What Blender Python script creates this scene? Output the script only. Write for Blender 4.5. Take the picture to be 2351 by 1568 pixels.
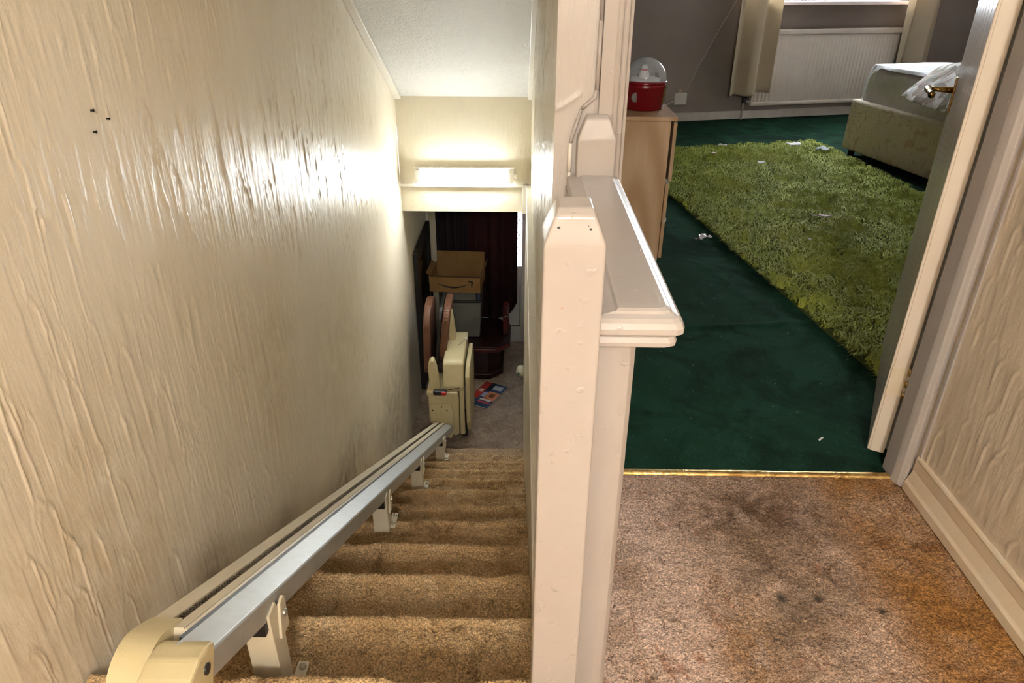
import bpy, bmesh, math, random
import numpy as np
from mathutils import Vector, Matrix

for o in list(bpy.data.objects):
    bpy.data.objects.remove(o)
scene = bpy.context.scene
COL = scene.collection
R = math.radians

# ------------------------------------------------------------------ camera
cam_d = bpy.data.cameras.new('camera')
cam_d.sensor_width = 36.0
cam_d.lens = 1626.3 / 2351 * 36.0
cam_d.clip_start = 0.02
cam = bpy.data.objects.new('camera', cam_d)
cam.location = (0, 0, 1.3)
cam.matrix_world = (Matrix.Translation((0, 0, 1.3)) @ Matrix.Rotation(R(0.6), 4, 'Z')
                    @ Matrix.Rotation(R(90 - 27.915), 4, 'X') @ Matrix.Rotation(R(0.3), 4, 'Z'))
COL.objects.link(cam)
scene.camera = cam

# ------------------------------------------------------------------ daylight, exposure
world = bpy.data.worlds.new('world')
scene.world = world
world.use_nodes = True
bg = world.node_tree.nodes['Background']
bg.inputs[0].default_value = (0.88, 0.94, 1.0, 1)
bg.inputs[1].default_value = 18.0
vs = scene.view_settings
vs.view_transform = 'Standard'
vs.look = 'None'
vs.gamma = 1.0
vs.use_curve_mapping = False
vs.exposure = 1.2
scene.cycles.use_adaptive_sampling = True
scene.cycles.adaptive_threshold = 0.015
scene.cycles.max_bounces = 5
scene.cycles.diffuse_bounces = 4
scene.cycles.glossy_bounces = 2
scene.cycles.transmission_bounces = 4
scene.cycles.transparent_max_bounces = 6
scene.cycles.caustics_reflective = False
scene.cycles.caustics_refractive = False

LAMP_W = 72.0          # landing ceiling lamp
BATTEN_E = 28.0        # stair batten diffuser emission


def portal(name, loc, rot, sx, sy):
    l = bpy.data.lights.new(name, 'AREA')
    l.shape = 'RECTANGLE'
    l.size, l.size_y = sx, sy
    l.cycles.is_portal = True
    o = bpy.data.objects.new(name, l)
    o.location = loc
    o.rotation_euler = rot
    COL.objects.link(o)


# ------------------------------------------------------------------ object helpers
def put(name, me, parent=None):
    o = bpy.data.objects.new(name, me)
    COL.objects.link(o)
    if parent is not None:
        o.parent = parent
        if parent.type == 'EMPTY':
            o.location = -parent.location
    return o


def thing(name, label, cat, loc=(0, 0, 0), group=None, kind=None):
    e = bpy.data.objects.new(name, None)
    e.empty_display_size = .05
    e.location = loc
    COL.objects.link(e)
    return tag(e, label, cat, group, kind)


def tag(o, label=None, cat=None, group=None, kind=None):
    if label:
        o['label'] = label
    if cat:
        o['category'] = cat
    if group:
        o['group'] = group
    if kind:
        o['kind'] = kind
    return o


def struct(o):
    o['kind'] = 'structure'
    return o


def mesh(name, verts, faces, m, parent=None, smooth=False):
    me = bpy.data.meshes.new(name)
    me.from_pydata([tuple(v) for v in verts], [], faces)
    me.materials.append(m)
    if smooth:
        me.shade_smooth()
    me.update()
    return put(name, me, parent)


def bm_obj(name, bm, m, parent=None, smooth=False):
    bmesh.ops.recalc_face_normals(bm, faces=bm.faces)
    me = bpy.data.meshes.new(name)
    bm.to_mesh(me)
    bm.free()
    me.materials.append(m)
    if smooth:
        me.shade_smooth()
    return put(name, me, parent)


def add_box(bm, lo, hi, fr=None, bev=0.0, seg=2):
    """axis box lo..hi in frame fr (Matrix) with bevelled edges"""
    fr = fr or Matrix()
    vs_ = []
    for x in (lo[0], hi[0]):
        for y in (lo[1], hi[1]):
            for z in (lo[2], hi[2]):
                vs_.append(bm.verts.new(fr @ Vector((x, y, z))))
    q = [(0, 1, 3, 2), (4, 6, 7, 5), (0, 4, 5, 1), (2, 3, 7, 6), (0, 2, 6, 4), (1, 5, 7, 3)]
    fs = [bm.faces.new([vs_[i] for i in f]) for f in q]
    if bev > 0:
        es = set()
        for f in fs:
            es.update(f.edges)
        bmesh.ops.bevel(bm, geom=list(es), offset=bev, segments=seg, profile=.5, affect='EDGES')


def box(name, lo, hi, m, parent=None, bev=0.003, fr=None, seg=2):
    bm = bmesh.new()
    add_box(bm, lo, hi, fr, bev, seg)
    return bm_obj(name, bm, m, parent)


def add_prism(bm, pts, a, b, f):
    """closed 2D outline pts extruded from a to b, f(u, v, t) -> xyz"""
    n = len(pts)
    A = [bm.verts.new(f(p[0], p[1], a)) for p in pts]
    B = [bm.verts.new(f(p[0], p[1], b)) for p in pts]
    bm.faces.new(A)
    bm.faces.new(B[::-1])
    for i in range(n):
        j = (i + 1) % n
        bm.faces.new([A[i], B[i], B[j], A[j]])


def prism(name, pts, a, b, f, m, parent=None, bev=0.0, smooth=False):
    bm = bmesh.new()
    add_prism(bm, pts, a, b, f)
    if bev:
        bmesh.ops.bevel(bm, geom=list(bm.edges), offset=bev, segments=2, profile=.5, affect='EDGES')
    return bm_obj(name, bm, m, parent, smooth)


def add_tube(bm, pts, r, seg=8, cap=True):
    pts = [Vector(p) for p in pts]
    rings = []
    up = Vector((0.13, 0.27, 0.95))
    for i, p in enumerate(pts):
        d = (pts[min(i + 1, len(pts) - 1)] - pts[max(i - 1, 0)]).normalized()
        if abs(d.dot(up)) > .98:
            up = Vector((1, 0, 0))
        a = d.cross(up).normalized()
        b = d.cross(a).normalized()
        rr = r[i] if isinstance(r, (list, tuple)) else r
        rings.append([bm.verts.new(p + a * rr * math.cos(2 * math.pi * k / seg) + b * rr * math.sin(2 * math.pi * k / seg)) for k in range(seg)])
    for i in range(len(rings) - 1):
        for k in range(seg):
            bm.faces.new([rings[i][k], rings[i][(k + 1) % seg], rings[i + 1][(k + 1) % seg], rings[i + 1][k]])
    if cap:
        bm.faces.new(rings[0][::-1])
        bm.faces.new(rings[-1])


def tube(name, pts, r, m, parent=None, seg=8):
    bm = bmesh.new()
    add_tube(bm, pts, r, seg)
    return bm_obj(name, bm, m, parent, True)


def lathe(name, prof, c, m, parent=None, seg=40, axis=None):
    """prof: (radius, height) pairs; axis: Matrix rotating z"""
    ax = axis or Matrix()
    vs_, fs = [], []
    for r, h in prof:
        for k in range(seg):
            a = 2 * math.pi * k / seg
            vs_.append(Vector(c) + (ax @ Vector((r * math.cos(a), r * math.sin(a), h))))
    for i in range(len(prof) - 1):
        for k in range(seg):
            fs.append((i * seg + k, i * seg + (k + 1) % seg, (i + 1) * seg + (k + 1) % seg, (i + 1) * seg + k))
    o = mesh(name, vs_, fs, m, parent, True)
    bm = bmesh.new()
    bm.from_mesh(o.data)
    bmesh.ops.remove_doubles(bm, verts=bm.verts, dist=1e-5)
    bmesh.ops.recalc_face_normals(bm, faces=bm.faces)
    bm.to_mesh(o.data)
    bm.free()
    o.data.shade_smooth()
    return o


def grid_obj(name, V, m, parent=None, smooth=True, flip=False):
    """V: array (rows, cols, 3) -> quad grid, built fast"""
    r, c = V.shape[:2]
    idx = np.arange(r * c).reshape(r, c)
    q = np.stack([idx[:-1, :-1], idx[:-1, 1:], idx[1:, 1:], idx[1:, :-1]], -1).reshape(-1, 4)
    if flip:
        q = q[:, ::-1]
    me = bpy.data.meshes.new(name)
    me.vertices.add(r * c)
    me.vertices.foreach_set('co', V.astype(np.float32).ravel())
    me.loops.add(q.size)
    me.loops.foreach_set('vertex_index', np.ascontiguousarray(q).astype(np.int32).ravel())
    me.polygons.add(len(q))
    me.polygons.foreach_set('loop_start', np.arange(0, q.size, 4, dtype=np.int32))
    me.materials.append(m)
    me.update(calc_edges=True)
    if smooth:
        me.shade_smooth()
    return put(name, me, parent)


def raw_mesh(name, V, Q, m, parent=None, smooth=False):
    """V (n,3), Q (k,4) or (k,3)"""
    me = bpy.data.meshes.new(name)
    me.vertices.add(len(V))
    me.vertices.foreach_set('co', V.astype(np.float32).ravel())
    me.loops.add(Q.size)
    me.loops.foreach_set('vertex_index', np.ascontiguousarray(Q).astype(np.int32).ravel())
    me.polygons.add(len(Q))
    me.polygons.foreach_set('loop_start', np.arange(0, Q.size, Q.shape[1], dtype=np.int32))
    me.materials.append(m)
    me.update(calc_edges=True)
    if smooth:
        me.shade_smooth()
    return put(name, me, parent)


def vnoise(x, y, scale, seed):
    rs = np.random.RandomState(seed)
    T = rs.rand(64, 64)
    x = np.asarray(x) * scale + 1000
    y = np.asarray(y) * scale + 1000
    xi, yi = np.floor(x).astype(int), np.floor(y).astype(int)
    fx, fy = x - xi, y - yi
    fx = fx * fx * (3 - 2 * fx)
    fy = fy * fy * (3 - 2 * fy)
    g = lambda i, j: T[i % 64, j % 64]
    return ((g(xi, yi) * (1 - fx) + g(xi + 1, yi) * fx) * (1 - fy)
            + (g(xi, yi + 1) * (1 - fx) + g(xi + 1, yi + 1) * fx) * fy) - .5


# ------------------------------------------------------------------ materials
class Mat:
    def __init__(s, name, col=(.5, .5, .5), rough=.5, metal=0.0, spec=.5):
        s.m = bpy.data.materials.new(name)
        s.m.use_nodes = True
        s.nt = s.m.node_tree
        s.b = s.nt.nodes['Principled BSDF']
        s.out = s.nt.nodes['Material Output']
        s.b.inputs['Base Color'].default_value = (*col, 1)
        s.b.inputs['Roughness'].default_value = rough
        s.b.inputs['Metallic'].default_value = metal
        s.b.inputs['Specular IOR Level'].default_value = spec
        s.col = None
        s.c0 = col
        s.nrm = None
        s.tc = s.nt.nodes.new('ShaderNodeTexCoord')

    def node(s, t, **k):
        n = s.nt.nodes.new(t)
        for a, b in k.items():
            setattr(n, a, b)
        return n

    def link(s, a, b):
        s.nt.links.new(a, b)

    def coords(s, scale=(1, 1, 1), rot=(0, 0, 0), loc=(0, 0, 0)):
        mp = s.node('ShaderNodeMapping')
        mp.inputs['Scale'].default_value = scale
        mp.inputs['Rotation'].default_value = rot
        mp.inputs['Location'].default_value = loc
        s.link(s.tc.outputs['Object'], mp.inputs['Vector'])
        return mp.outputs['Vector']

    def noise(s, scale, detail=3, rough=.55, dist=0, vec=None, lo=.35, hi=.65):
        n = s.node('ShaderNodeTexNoise')
        n.inputs['Scale'].default_value = scale
        n.inputs['Detail'].default_value = detail
        n.inputs['Roughness'].default_value = rough
        n.inputs['Distortion'].default_value = dist
        s.link(vec or s.tc.outputs['Object'], n.inputs['Vector'])
        mr = s.node('ShaderNodeMapRange')
        mr.inputs['From Min'].default_value = lo
        mr.inputs['From Max'].default_value = hi
        s.link(n.outputs['Fac'], mr.inputs['Value'])
        return mr.outputs['Result']

    def math(s, op, a, b=None):
        n = s.node('ShaderNodeMath', operation=op)
        n.use_clamp = op in ('MULTIPLY', 'ADD')
        for i, v in enumerate((a, b)):
            if v is None:
                continue
            if isinstance(v, (int, float)):
                n.inputs[i].default_value = v
            else:
                s.link(v, n.inputs[i])
        return n.outputs[0]

    def axis(s, ax, lo, hi):
        sp = s.node('ShaderNodeSeparateXYZ')
        s.link(s.tc.outputs['Object'], sp.inputs[0])
        mr = s.node('ShaderNodeMapRange')
        mr.interpolation_type = 'SMOOTHSTEP'
        mr.inputs['From Min'].default_value = lo
        mr.inputs['From Max'].default_value = hi
        s.link(sp.outputs['XYZ'.index(ax)], mr.inputs['Value'])
        return mr.outputs['Result']

    def blob(s, c, r):
        """1 at the point c, fading to 0 at distance r (r may be per-axis)"""
        mp = s.node('ShaderNodeMapping', vector_type='POINT')
        rr = r if isinstance(r, tuple) else (r, r, r)
        mp.inputs['Scale'].default_value = tuple(1 / v for v in rr)
        mp.inputs['Location'].default_value = tuple(-a / b for a, b in zip(c, rr))
        s.link(s.tc.outputs['Object'], mp.inputs['Vector'])
        ln = s.node('ShaderNodeVectorMath', operation='LENGTH')
        s.link(mp.outputs['Vector'], ln.inputs[0])
        mr = s.node('ShaderNodeMapRange')
        mr.interpolation_type = 'SMOOTHSTEP'
        mr.inputs['From Min'].default_value = 1
        mr.inputs['From Max'].default_value = 0
        s.link(ln.outputs['Value'], mr.inputs['Value'])
        return mr.outputs['Result']

    def mix(s, fac, col, mode='MIX', amt=1.0):
        n = s.node('ShaderNodeMix', data_type='RGBA', blend_type=mode)
        if amt != 1.0:
            fac = s.math('MULTIPLY', fac, amt)
        if isinstance(fac, (int, float)):
            n.inputs[0].default_value = fac
        else:
            s.link(fac, n.inputs[0])
        if s.col is None:
            n.inputs[6].default_value = (*s.c0, 1)
        else:
            s.link(s.col, n.inputs[6])
        n.inputs[7].default_value = (*col, 1)
        s.col = n.outputs[2]
        s.link(s.col, s.b.inputs['Base Color'])
        return s

    def bump(s, h, strength=.3, dist=.01):
        n = s.node('ShaderNodeBump')
        n.inputs['Strength'].default_value = strength
        n.inputs['Distance'].default_value = dist
        s.link(h, n.inputs['Height'])
        if s.nrm is not None:
            s.link(s.nrm, n.inputs['Normal'])
        s.nrm = n.outputs['Normal']
        s.link(s.nrm, s.b.inputs['Normal'])
        return s

    def emit(s, col, e):
        s.b.inputs['Emission Color'].default_value = (*col, 1)
        s.b.inputs['Emission Strength'].default_value = e
        return s


def plain(name, col, rough=.5, metal=0, spec=.5, nscale=None, ncol=None, bscale=None, bstr=.15, bdist=.002):
    M = Mat(name, col, rough, metal, spec)
    if nscale:
        M.mix(M.noise(nscale, 4, .6), ncol)
    if bscale:
        M.bump(M.noise(bscale, 3), bstr, bdist)
    return M.m


def plaster_mat(name, col, col2, stains_and_light=(), rough=.33):
    M = Mat(name, col, rough, 0, .5)
    M.mix(M.noise(1.6, 4, .6, .4), col2)
    M.mix(M.noise(14, 4, .6, vec=M.coords((1, 1, .35)), lo=.5, hi=.75), tuple(v * .86 for v in col), amt=.5)
    nz = M.noise(9, 4, .65, .5, lo=.3, hi=.6) if stains_and_light else None
    for c, r, k, a in stains_and_light:
        M.mix(M.math('MULTIPLY', M.blob(c, r), nz), k, amt=a)
    M.bump(M.noise(38, 3, .5, vec=M.coords((1, 1, .25))), .22, .004)
    M.bump(M.noise(420, 2), .08, .002)
    return M.m


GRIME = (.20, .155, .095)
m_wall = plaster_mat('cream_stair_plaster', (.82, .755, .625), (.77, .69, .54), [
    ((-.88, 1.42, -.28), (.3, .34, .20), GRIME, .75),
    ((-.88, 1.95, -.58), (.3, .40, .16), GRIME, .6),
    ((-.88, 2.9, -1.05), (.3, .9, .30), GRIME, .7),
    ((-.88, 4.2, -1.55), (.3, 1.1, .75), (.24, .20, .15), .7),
    ((-.88, 2.2, .02), (.3, .5, .5), (.46, .34, .17), .35),  # this and the next two: warmer light low on the wall, put into the colour
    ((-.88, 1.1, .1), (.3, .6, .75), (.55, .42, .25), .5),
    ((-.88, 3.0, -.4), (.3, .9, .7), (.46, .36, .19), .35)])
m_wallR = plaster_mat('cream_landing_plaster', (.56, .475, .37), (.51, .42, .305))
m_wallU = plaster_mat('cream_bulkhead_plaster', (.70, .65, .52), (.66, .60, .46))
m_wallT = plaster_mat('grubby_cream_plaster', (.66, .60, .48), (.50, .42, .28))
m_wallF = Mat('pinkish_wall_paint', (.47, .43, .40), .38)
m_wallF.mix(m_wallF.noise(5, 3), (.45, .405, .37)).bump(m_wallF.noise(26, 4, .6, 1.2, vec=m_wallF.coords((1, 1, .3))), .18, .008)
m_wallF = m_wallF.m
m_gloss = Mat('pinkish_cream_gloss_paint', (.395, .36, .335), .33)
m_gloss.mix(m_gloss.noise(4, 4), (.38, .335, .305)).mix(m_gloss.noise(2.2, 2, lo=.55, hi=.7), (.375, .355, .335))
m_gloss.bump(m_gloss.noise(55, 2, .4, lo=.68, hi=.8), .5, .003).bump(m_gloss.noise(18, 3), .12, .004)
m_gloss.mix(m_gloss.noise(95, 1, .3, lo=.79, hi=.82), (.36, .25, .16), amt=.7)
m_gloss = m_gloss.m
m_skirt = Mat('aged_cream_skirting_paint', (.60, .52, .40), .32)
m_skirt.mix(m_skirt.noise(6, 4), (.60, .48, .34)).bump(m_skirt.noise(40, 3), .15, .003)
m_skirt = m_skirt.m
m_white = plain('off_white_paint', (.74, .71, .64), .38, nscale=6, ncol=(.70, .66, .58), bscale=30)
m_ceil = Mat('stippled_white_ceiling', (.86, .855, .81), .5)
m_ceil.bump(m_ceil.noise(95, 4, .6, .6), .7, .012).bump(m_ceil.noise(30, 3), .3, .01)
m_ceil = m_ceil.m
m_plainceil = plain('plain_ceiling_paint', (.74, .73, .70), .8)
m_bedwall = Mat('taupe_bedroom_wall', (.27, .222, .192), .7)
m_bedwall.mix(m_bedwall.noise(2.5, 3), (.24, .195, .170)).bump(m_bedwall.noise(45, 3), .1, .003)
m_bedwall = m_bedwall.m
m_bedskirt = plain('dull_white_skirting', (.60, .55, .50), .45, nscale=9, ncol=(.52, .46, .41))


def carpet(name, base, layers, fine=(.42, 1.25), fscale=210):
    M = Mat(name, base, .95, 0, .1)
    for fac, col, amt in layers(M):
        M.mix(fac, col, amt=amt)
    f = M.noise(fscale, 2, .6, lo=.3, hi=.7)
    M.mix(M.math('SUBTRACT', 1.0, f), (fine[0],) * 3, 'MULTIPLY', .85)
    M.mix(f, (1.7, 1.65, 1.55), 'MULTIPLY', .75)
    M.bump(M.noise(fscale * .8, 3), .7, .006)
    M.bump(M.noise(26, 5, .7, .8), .5, .012)
    M.b.inputs['Sheen Weight'].default_value = .03
    M.b.inputs['Sheen Roughness'].default_value = .5
    return M.m


m_landing = carpet('mottled_brown_landing_carpet', (.43, .29, .20), lambda M: [
    (M.noise(5.0, 6, .7, .9, lo=.40, hi=.62), (.60, .44, .345), 1),
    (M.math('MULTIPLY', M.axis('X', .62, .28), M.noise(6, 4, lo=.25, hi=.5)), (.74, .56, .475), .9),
    (M.noise(8, 5, .7, 1.2, lo=.55, hi=.66, vec=M.coords((1.6, .7, 1), loc=(4, 9, 0))), (.40, .205, .125), .75),
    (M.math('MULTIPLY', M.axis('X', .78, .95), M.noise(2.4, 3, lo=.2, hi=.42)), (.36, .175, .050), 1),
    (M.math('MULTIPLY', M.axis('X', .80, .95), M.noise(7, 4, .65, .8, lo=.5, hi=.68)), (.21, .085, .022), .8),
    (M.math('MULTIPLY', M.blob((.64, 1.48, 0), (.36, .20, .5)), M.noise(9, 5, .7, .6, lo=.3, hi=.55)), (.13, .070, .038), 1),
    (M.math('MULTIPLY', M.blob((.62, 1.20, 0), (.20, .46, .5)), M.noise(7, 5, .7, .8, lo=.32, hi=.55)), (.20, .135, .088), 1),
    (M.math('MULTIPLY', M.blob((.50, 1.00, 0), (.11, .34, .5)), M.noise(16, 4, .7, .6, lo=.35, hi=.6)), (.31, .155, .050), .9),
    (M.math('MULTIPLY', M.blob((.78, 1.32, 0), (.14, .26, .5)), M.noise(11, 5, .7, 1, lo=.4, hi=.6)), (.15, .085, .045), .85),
    (M.noise(13, 5, .72, 1.4, lo=.58, hi=.68), (.17, .095, .05), .8),
    (M.noise(34, 4, .7, .5, lo=.60, hi=.72), (.14, .085, .05), .6),
    (M.blob((.705, 1.19, 0), (.022, .018, .5)), (.03, .025, .02), .95),
    (M.blob((.84, 1.155, 0), (.02, .02, .5)), (.04, .03, .02), .9),
    (M.blob((.62, 1.19, 0), (.02, .03, .5)), (.05, .04, .03), .8)])
m_stair = carpet('golden_brown_stair_carpet', (.66, .46, .255), lambda M: [
    (M.noise(4.5, 5, .65, .8, lo=.42, hi=.62), (.52, .335, .165), .9),
    (M.noise(9, 5, .7, 1.0, lo=.54, hi=.68), (.27, .165, .075), .85),
    (M.noise(7, 4, .6, .5, lo=.55, hi=.7, vec=M.coords((1, 1, 1), loc=(5, 2, 1))), (.78, .60, .39), .6),
    (M.axis('Y', 3.6, 4.7), (.50, .40, .32), .6)])  # greyer towards the foot: cool hall light put into the colour
m_hallc = carpet('grey_brown_hall_carpet', (.50, .40, .33), lambda M: [
    (M.noise(4.5, 5, .65, 1.2, lo=.42, hi=.62), (.36, .275, .22), 1),
    (M.noise(10, 5, .7, 1.5, lo=.56, hi=.72), (.12, .08, .055), .7)])
m_green = Mat('dark_green_bedroom_carpet', (.008, .034, .019), .95, 0, .1)
m_green.mix(m_green.noise(2.2, 4, .6, .5), (.014, .060, .036)).mix(m_green.noise(3.5, 5, .7, 1, lo=.45, hi=.62), (.004, .015, .009), amt=.85)
m_green.mix(m_green.noise(400, 2, lo=.5, hi=.8), (.014, .058, .032), amt=.6)
m_green.mix(m_green.noise(120, 1, .3, lo=.79, hi=.81), (.30, .33, .30), amt=.6)
m_green.bump(m_green.noise(380, 2), .5, .004).bump(m_green.noise(9, 3), .2, .01)
m_green = m_green.m

m_alu = plain('satin_aluminium', (.52, .55, .57), .38, .55, .5, nscale=30, ncol=(.48, .50, .51))
m_aluside = m_alu
m_cream = Mat('cream_moulded_plastic', (.60, .525, .32), .42)
m_cream.mix(m_cream.noise(7, 3), (.56, .475, .275)).bump(m_cream.noise(300, 2), .08, .001)
m_cream = m_cream.m
m_creamrail = plain('cream_enamel', (.70, .64, .50), .38, nscale=8, ncol=(.64, .57, .43))
m_dark = plain('black_plastic', (.015, .014, .013), .45)
m_rack = plain('greasy_steel_rack', (.10, .075, .045), .5, .4, nscale=60, ncol=(.05, .035, .02))
m_steel = plain('zinc_bolt', (.45, .42, .36), .4, .8)
m_brownv = plain('tan_brown_vinyl', (.165, .075, .042), .5, nscale=6, ncol=(.13, .055, .03), bscale=60)
m_red = plain('red_plastic', (.45, .02, .02), .4)
m_brass = plain('polished_brass', (.62, .40, .13), .22, 1.0, nscale=20, ncol=(.45, .27, .08))
m_brassold = plain('worn_brass_strip', (.72, .50, .20), .30, .9, nscale=35, ncol=(.40, .24, .07), bscale=60, bstr=.4)

# wood
m_oak = Mat('pale_oak_veneer', (.62, .44, .28), .42)
_w = m_oak.node('ShaderNodeTexWave', wave_type='RINGS', rings_direction='Y')
_w.inputs['Scale'].default_value = .85
_w.inputs['Distortion'].default_value = 1.6
_w.inputs['Detail'].default_value = 3
_w.inputs['Detail Scale'].default_value = 1.2
m_oak.link(m_oak.coords((6.0, .3, 1.1), loc=(-3.3, 0, .15)), _w.inputs['Vector'])
m_oak.mix(_w.outputs['Fac'], (.43, .265, .135), amt=.85)
m_oak.mix(m_oak.noise(60, 3, vec=m_oak.coords((1, 1, .05))), (.50, .33, .19), amt=.4)
m_oak = m_oak.m
m_mahog = Mat('dark_mahogany', (.105, .014, .010), .3)
m_mahog.mix(m_mahog.noise(18, 3, vec=m_mahog.coords((.2, 1, 1))), (.05, .008, .006))
m_mahog = m_mahog.m
m_mahogdk = plain('near_black_mahogany', (.022, .006, .005), .35, nscale=12, ncol=(.012, .004, .003))

# ------------------------------------------------------------------ constants of the place
XL, XR, XRU = -.88, .045, .078       # stair well: left wall, lower right wall, upper right wall
G, RI, Y0 = .3144, .1798, .9643      # going, riser, first nosing
F = -12 * RI                         # hall floor level
YT = 1.643                           # landing face of the door wall
YE = 5.13                            # bulkhead over the foot of the stairs
YD = 6.52                            # front door plane
ZC = 2.35

rnd = random.Random(4)


# ------------------------------------------------------------------ plaster relief
def plaster_field(cols, rows, n, seed, amp=.0045, lmin=.07, lmax=.32, wmin=.010, wmax=.024, extra=()):
    rs = np.random.RandomState(seed)
    Hh = np.zeros((len(rows), len(cols)))
    Y, Z = np.meshgrid(cols, rows)
    Hh += amp * .6 * vnoise(Y, Z * .3, 26, seed + 1)
    st = [(rs.uniform(cols[0], cols[-1]), rs.uniform(rows[0], rows[-1] + .2), rs.uniform(lmin, lmax), rs.uniform(wmin, wmax),
           rs.uniform(-.13, .06), rs.uniform(.45, 1.15)) for _ in range(n)] + list(extra)
    for yc, zt, L, w, tilt, a in st:
        y0, y1 = yc - w - max(0, -tilt) * L, yc + w + max(0, tilt) * L
        i0, i1 = np.searchsorted(cols, (y0, y1))
        j0, j1 = np.searchsorted(rows, (zt - L, zt))
        if i1 - i0 < 2 or j1 - j0 < 2:
            continue
        yy = cols[i0:i1][None, :]
        dz = zt - rows[j0:j1][:, None]
        u = (yy - yc - tilt * dz) / w
        cap = w * 2.2
        v = np.clip((cap - dz) / cap, 0, 1)
        r = np.sqrt(u * u + v * v)
        t = dz / L
        inside = np.clip((1.04 - r) * 14, 0, 1) * np.clip((1 - t) * 2.2, 0, 1)
        ridge = np.exp(-((1 - r) / .11) ** 2) * (1 + .45 * np.sign(u))
        h = amp * a * (ridge * (1 - .3 * t) - .30)
        blk = Hh[j0:j1, i0:i1]
        Hh[j0:j1, i0:i1] = blk * (1 - inside) + (h + blk * .12) * inside
    return Hh


def spaced(segs):
    out = [segs[0][0]]
    for a, b, d in segs:
        n = max(1, int(round((b - a) / d)))
        out += list(np.linspace(a, b, n + 1)[1:])
    return np.array(out)


# ------------------------------------------------------------------ structure: stair well walls
cols = spaced([(-3.4, .55, .06), (.55, 1.3, .0030), (1.3, 2.3, .0048), (2.3, 3.6, .006), (3.6, 5.2, .009), (5.2, 6.62, .035)])
rows = spaced([(F, -1.2, .018), (-1.2, 1.3, .0085), (1.3, 2.4, .03)])
scuff = [(1.50 + rs_[0] * .09, .06 + rs_[1] * .16, .03, .006, 0, 1.0) for rs_ in np.random.RandomState(8).rand(60, 2)]
Hl = plaster_field(cols, rows, 6200, 3, .0036, .12, .45, .011, .029, extra=scuff)
YY, ZZ = np.meshgrid(cols, rows)
wl = struct(grid_obj('wall_left', np.stack([XL + Hl, YY, ZZ], -1), m_wall, flip=False))
for hy, hz, hr in ((1.492, 1.035, .0028), (1.542, 1.009, .0026), (1.482, .994, .0030)):
    lathe('screw_hole', [(hr * 1.25, .004), (hr, .0045), (hr * .8, -.002), (.0001, -.004)], (XL + .0012, hy, hz), m_dark, wl, 12,
          Matrix.Rotation(R(90), 3, 'Y'))

cols = spaced([(-3.4, .95, .06), (.95, 1.66, .0045)])
rows = spaced([(0, 1.3, .007), (1.3, 2.4, .04)])
YY, ZZ = np.meshgrid(cols, rows)
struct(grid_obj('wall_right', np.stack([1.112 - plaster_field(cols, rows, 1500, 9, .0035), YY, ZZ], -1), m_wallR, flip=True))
cols = spaced([(YT, YE, .012)])
rows = spaced([(-.11, 2.4, .012)])
YY, ZZ = np.meshgrid(cols, rows)
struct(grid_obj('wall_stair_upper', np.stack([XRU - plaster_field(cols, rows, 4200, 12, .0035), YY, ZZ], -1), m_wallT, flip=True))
struct(box('wall_stair_lower', (XR, .5, F), (XR + .2, 5.27, -.12), m_wallT, bev=0))
# bulkhead with light relief
cols = spaced([(XL, XRU, .006)])
rows = spaced([(-.322, .53, .006)])
XX, ZZ = np.meshgrid(cols, rows)
struct(grid_obj('wall_bulkhead', np.stack([XX, YE - plaster_field(cols, rows, 700, 17, .002, wmin=.008, wmax=.014), ZZ], -1), m_wallU, flip=False))
struct(box('ceiling_hall', (XL - .05, YE + .006, -.322), (1.2, 6.7, -.2), m_plainceil, bev=0))
struct(box('wall_hall_partition', (XR + .2, 5.15, F), (1.2, 5.27, -.2), m_wallU, bev=0))
struct(box('wall_hall_side', (1.1, 5.2, F), (1.2, 6.7, -.2), m_wallU, bev=0))
# sloping ceiling
zs = lambda y: 1.149 - .5167 * (y - 3.876)
struct(mesh('ceiling_stairs', [(XL - .02, 1.54, zs(1.54)), (XRU + .02, 1.54, zs(1.54)), (XRU + .02, YE + .05, zs(YE + .05)), (XL - .02, YE + .05, zs(YE + .05)),
                               (XL - .02, 1.54, zs(1.54) + .05), (XRU + .02, 1.54, zs(1.54) + .05), (XRU + .02, YE + .05, zs(YE + .05) + .05), (XL - .02, YE + .05, zs(YE + .05) + .05)],
            [(0, 1, 2, 3), (7, 6, 5, 4), (0, 4, 5, 1), (1, 5, 6, 2), (2, 6, 7, 3), (3, 7, 4, 0)], m_ceil))
struct(box('ceiling', (XL - .05, -3.45, ZC), (1.2, 1.60, ZC + .08), m_plainceil, bev=0))
struct(box('wall_right_core', (1.13, -3.5, -.1), (1.2, 1.8, 2.45), m_plainceil, bev=0))
struct(box('wall_behind', (XL - .05, -3.5, -.02), (1.2, -3.4, ZC + .05), m_wallR, bev=0))


def slope_strip(name, x0, x1, dz0, dz1, ya, yb, m):
    f = lambda x, d, y: (x, y, zs(y) + d)
    return struct(prism(name, [(x0, dz0), (x1, dz0), (x1, dz1), (x0, dz1)], ya, yb, f, m, bev=.003))


slope_strip('trim_1', XL, XL + .045, -.022, .0, 1.6, YE, m_white)
slope_strip('trim_2', XRU - .03, XRU, -.022, .0, 1.66, YE, m_white)
# landing-level ledge round the stair well
struct(box('trim_3', (XL, YE - .042, -.128), (XR - .02, YE - .003, -.106), m_white, bev=.004))
struct(box('trim_4', (XR - .003, .96, -.135), (XRU + .004, YE, -.108), m_white, bev=.004))
struct(box('trim_5', (XR - .03, YE - .045, -.322), (XR + .02, YE + .01, -.108), m_white, bev=.004))

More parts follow.
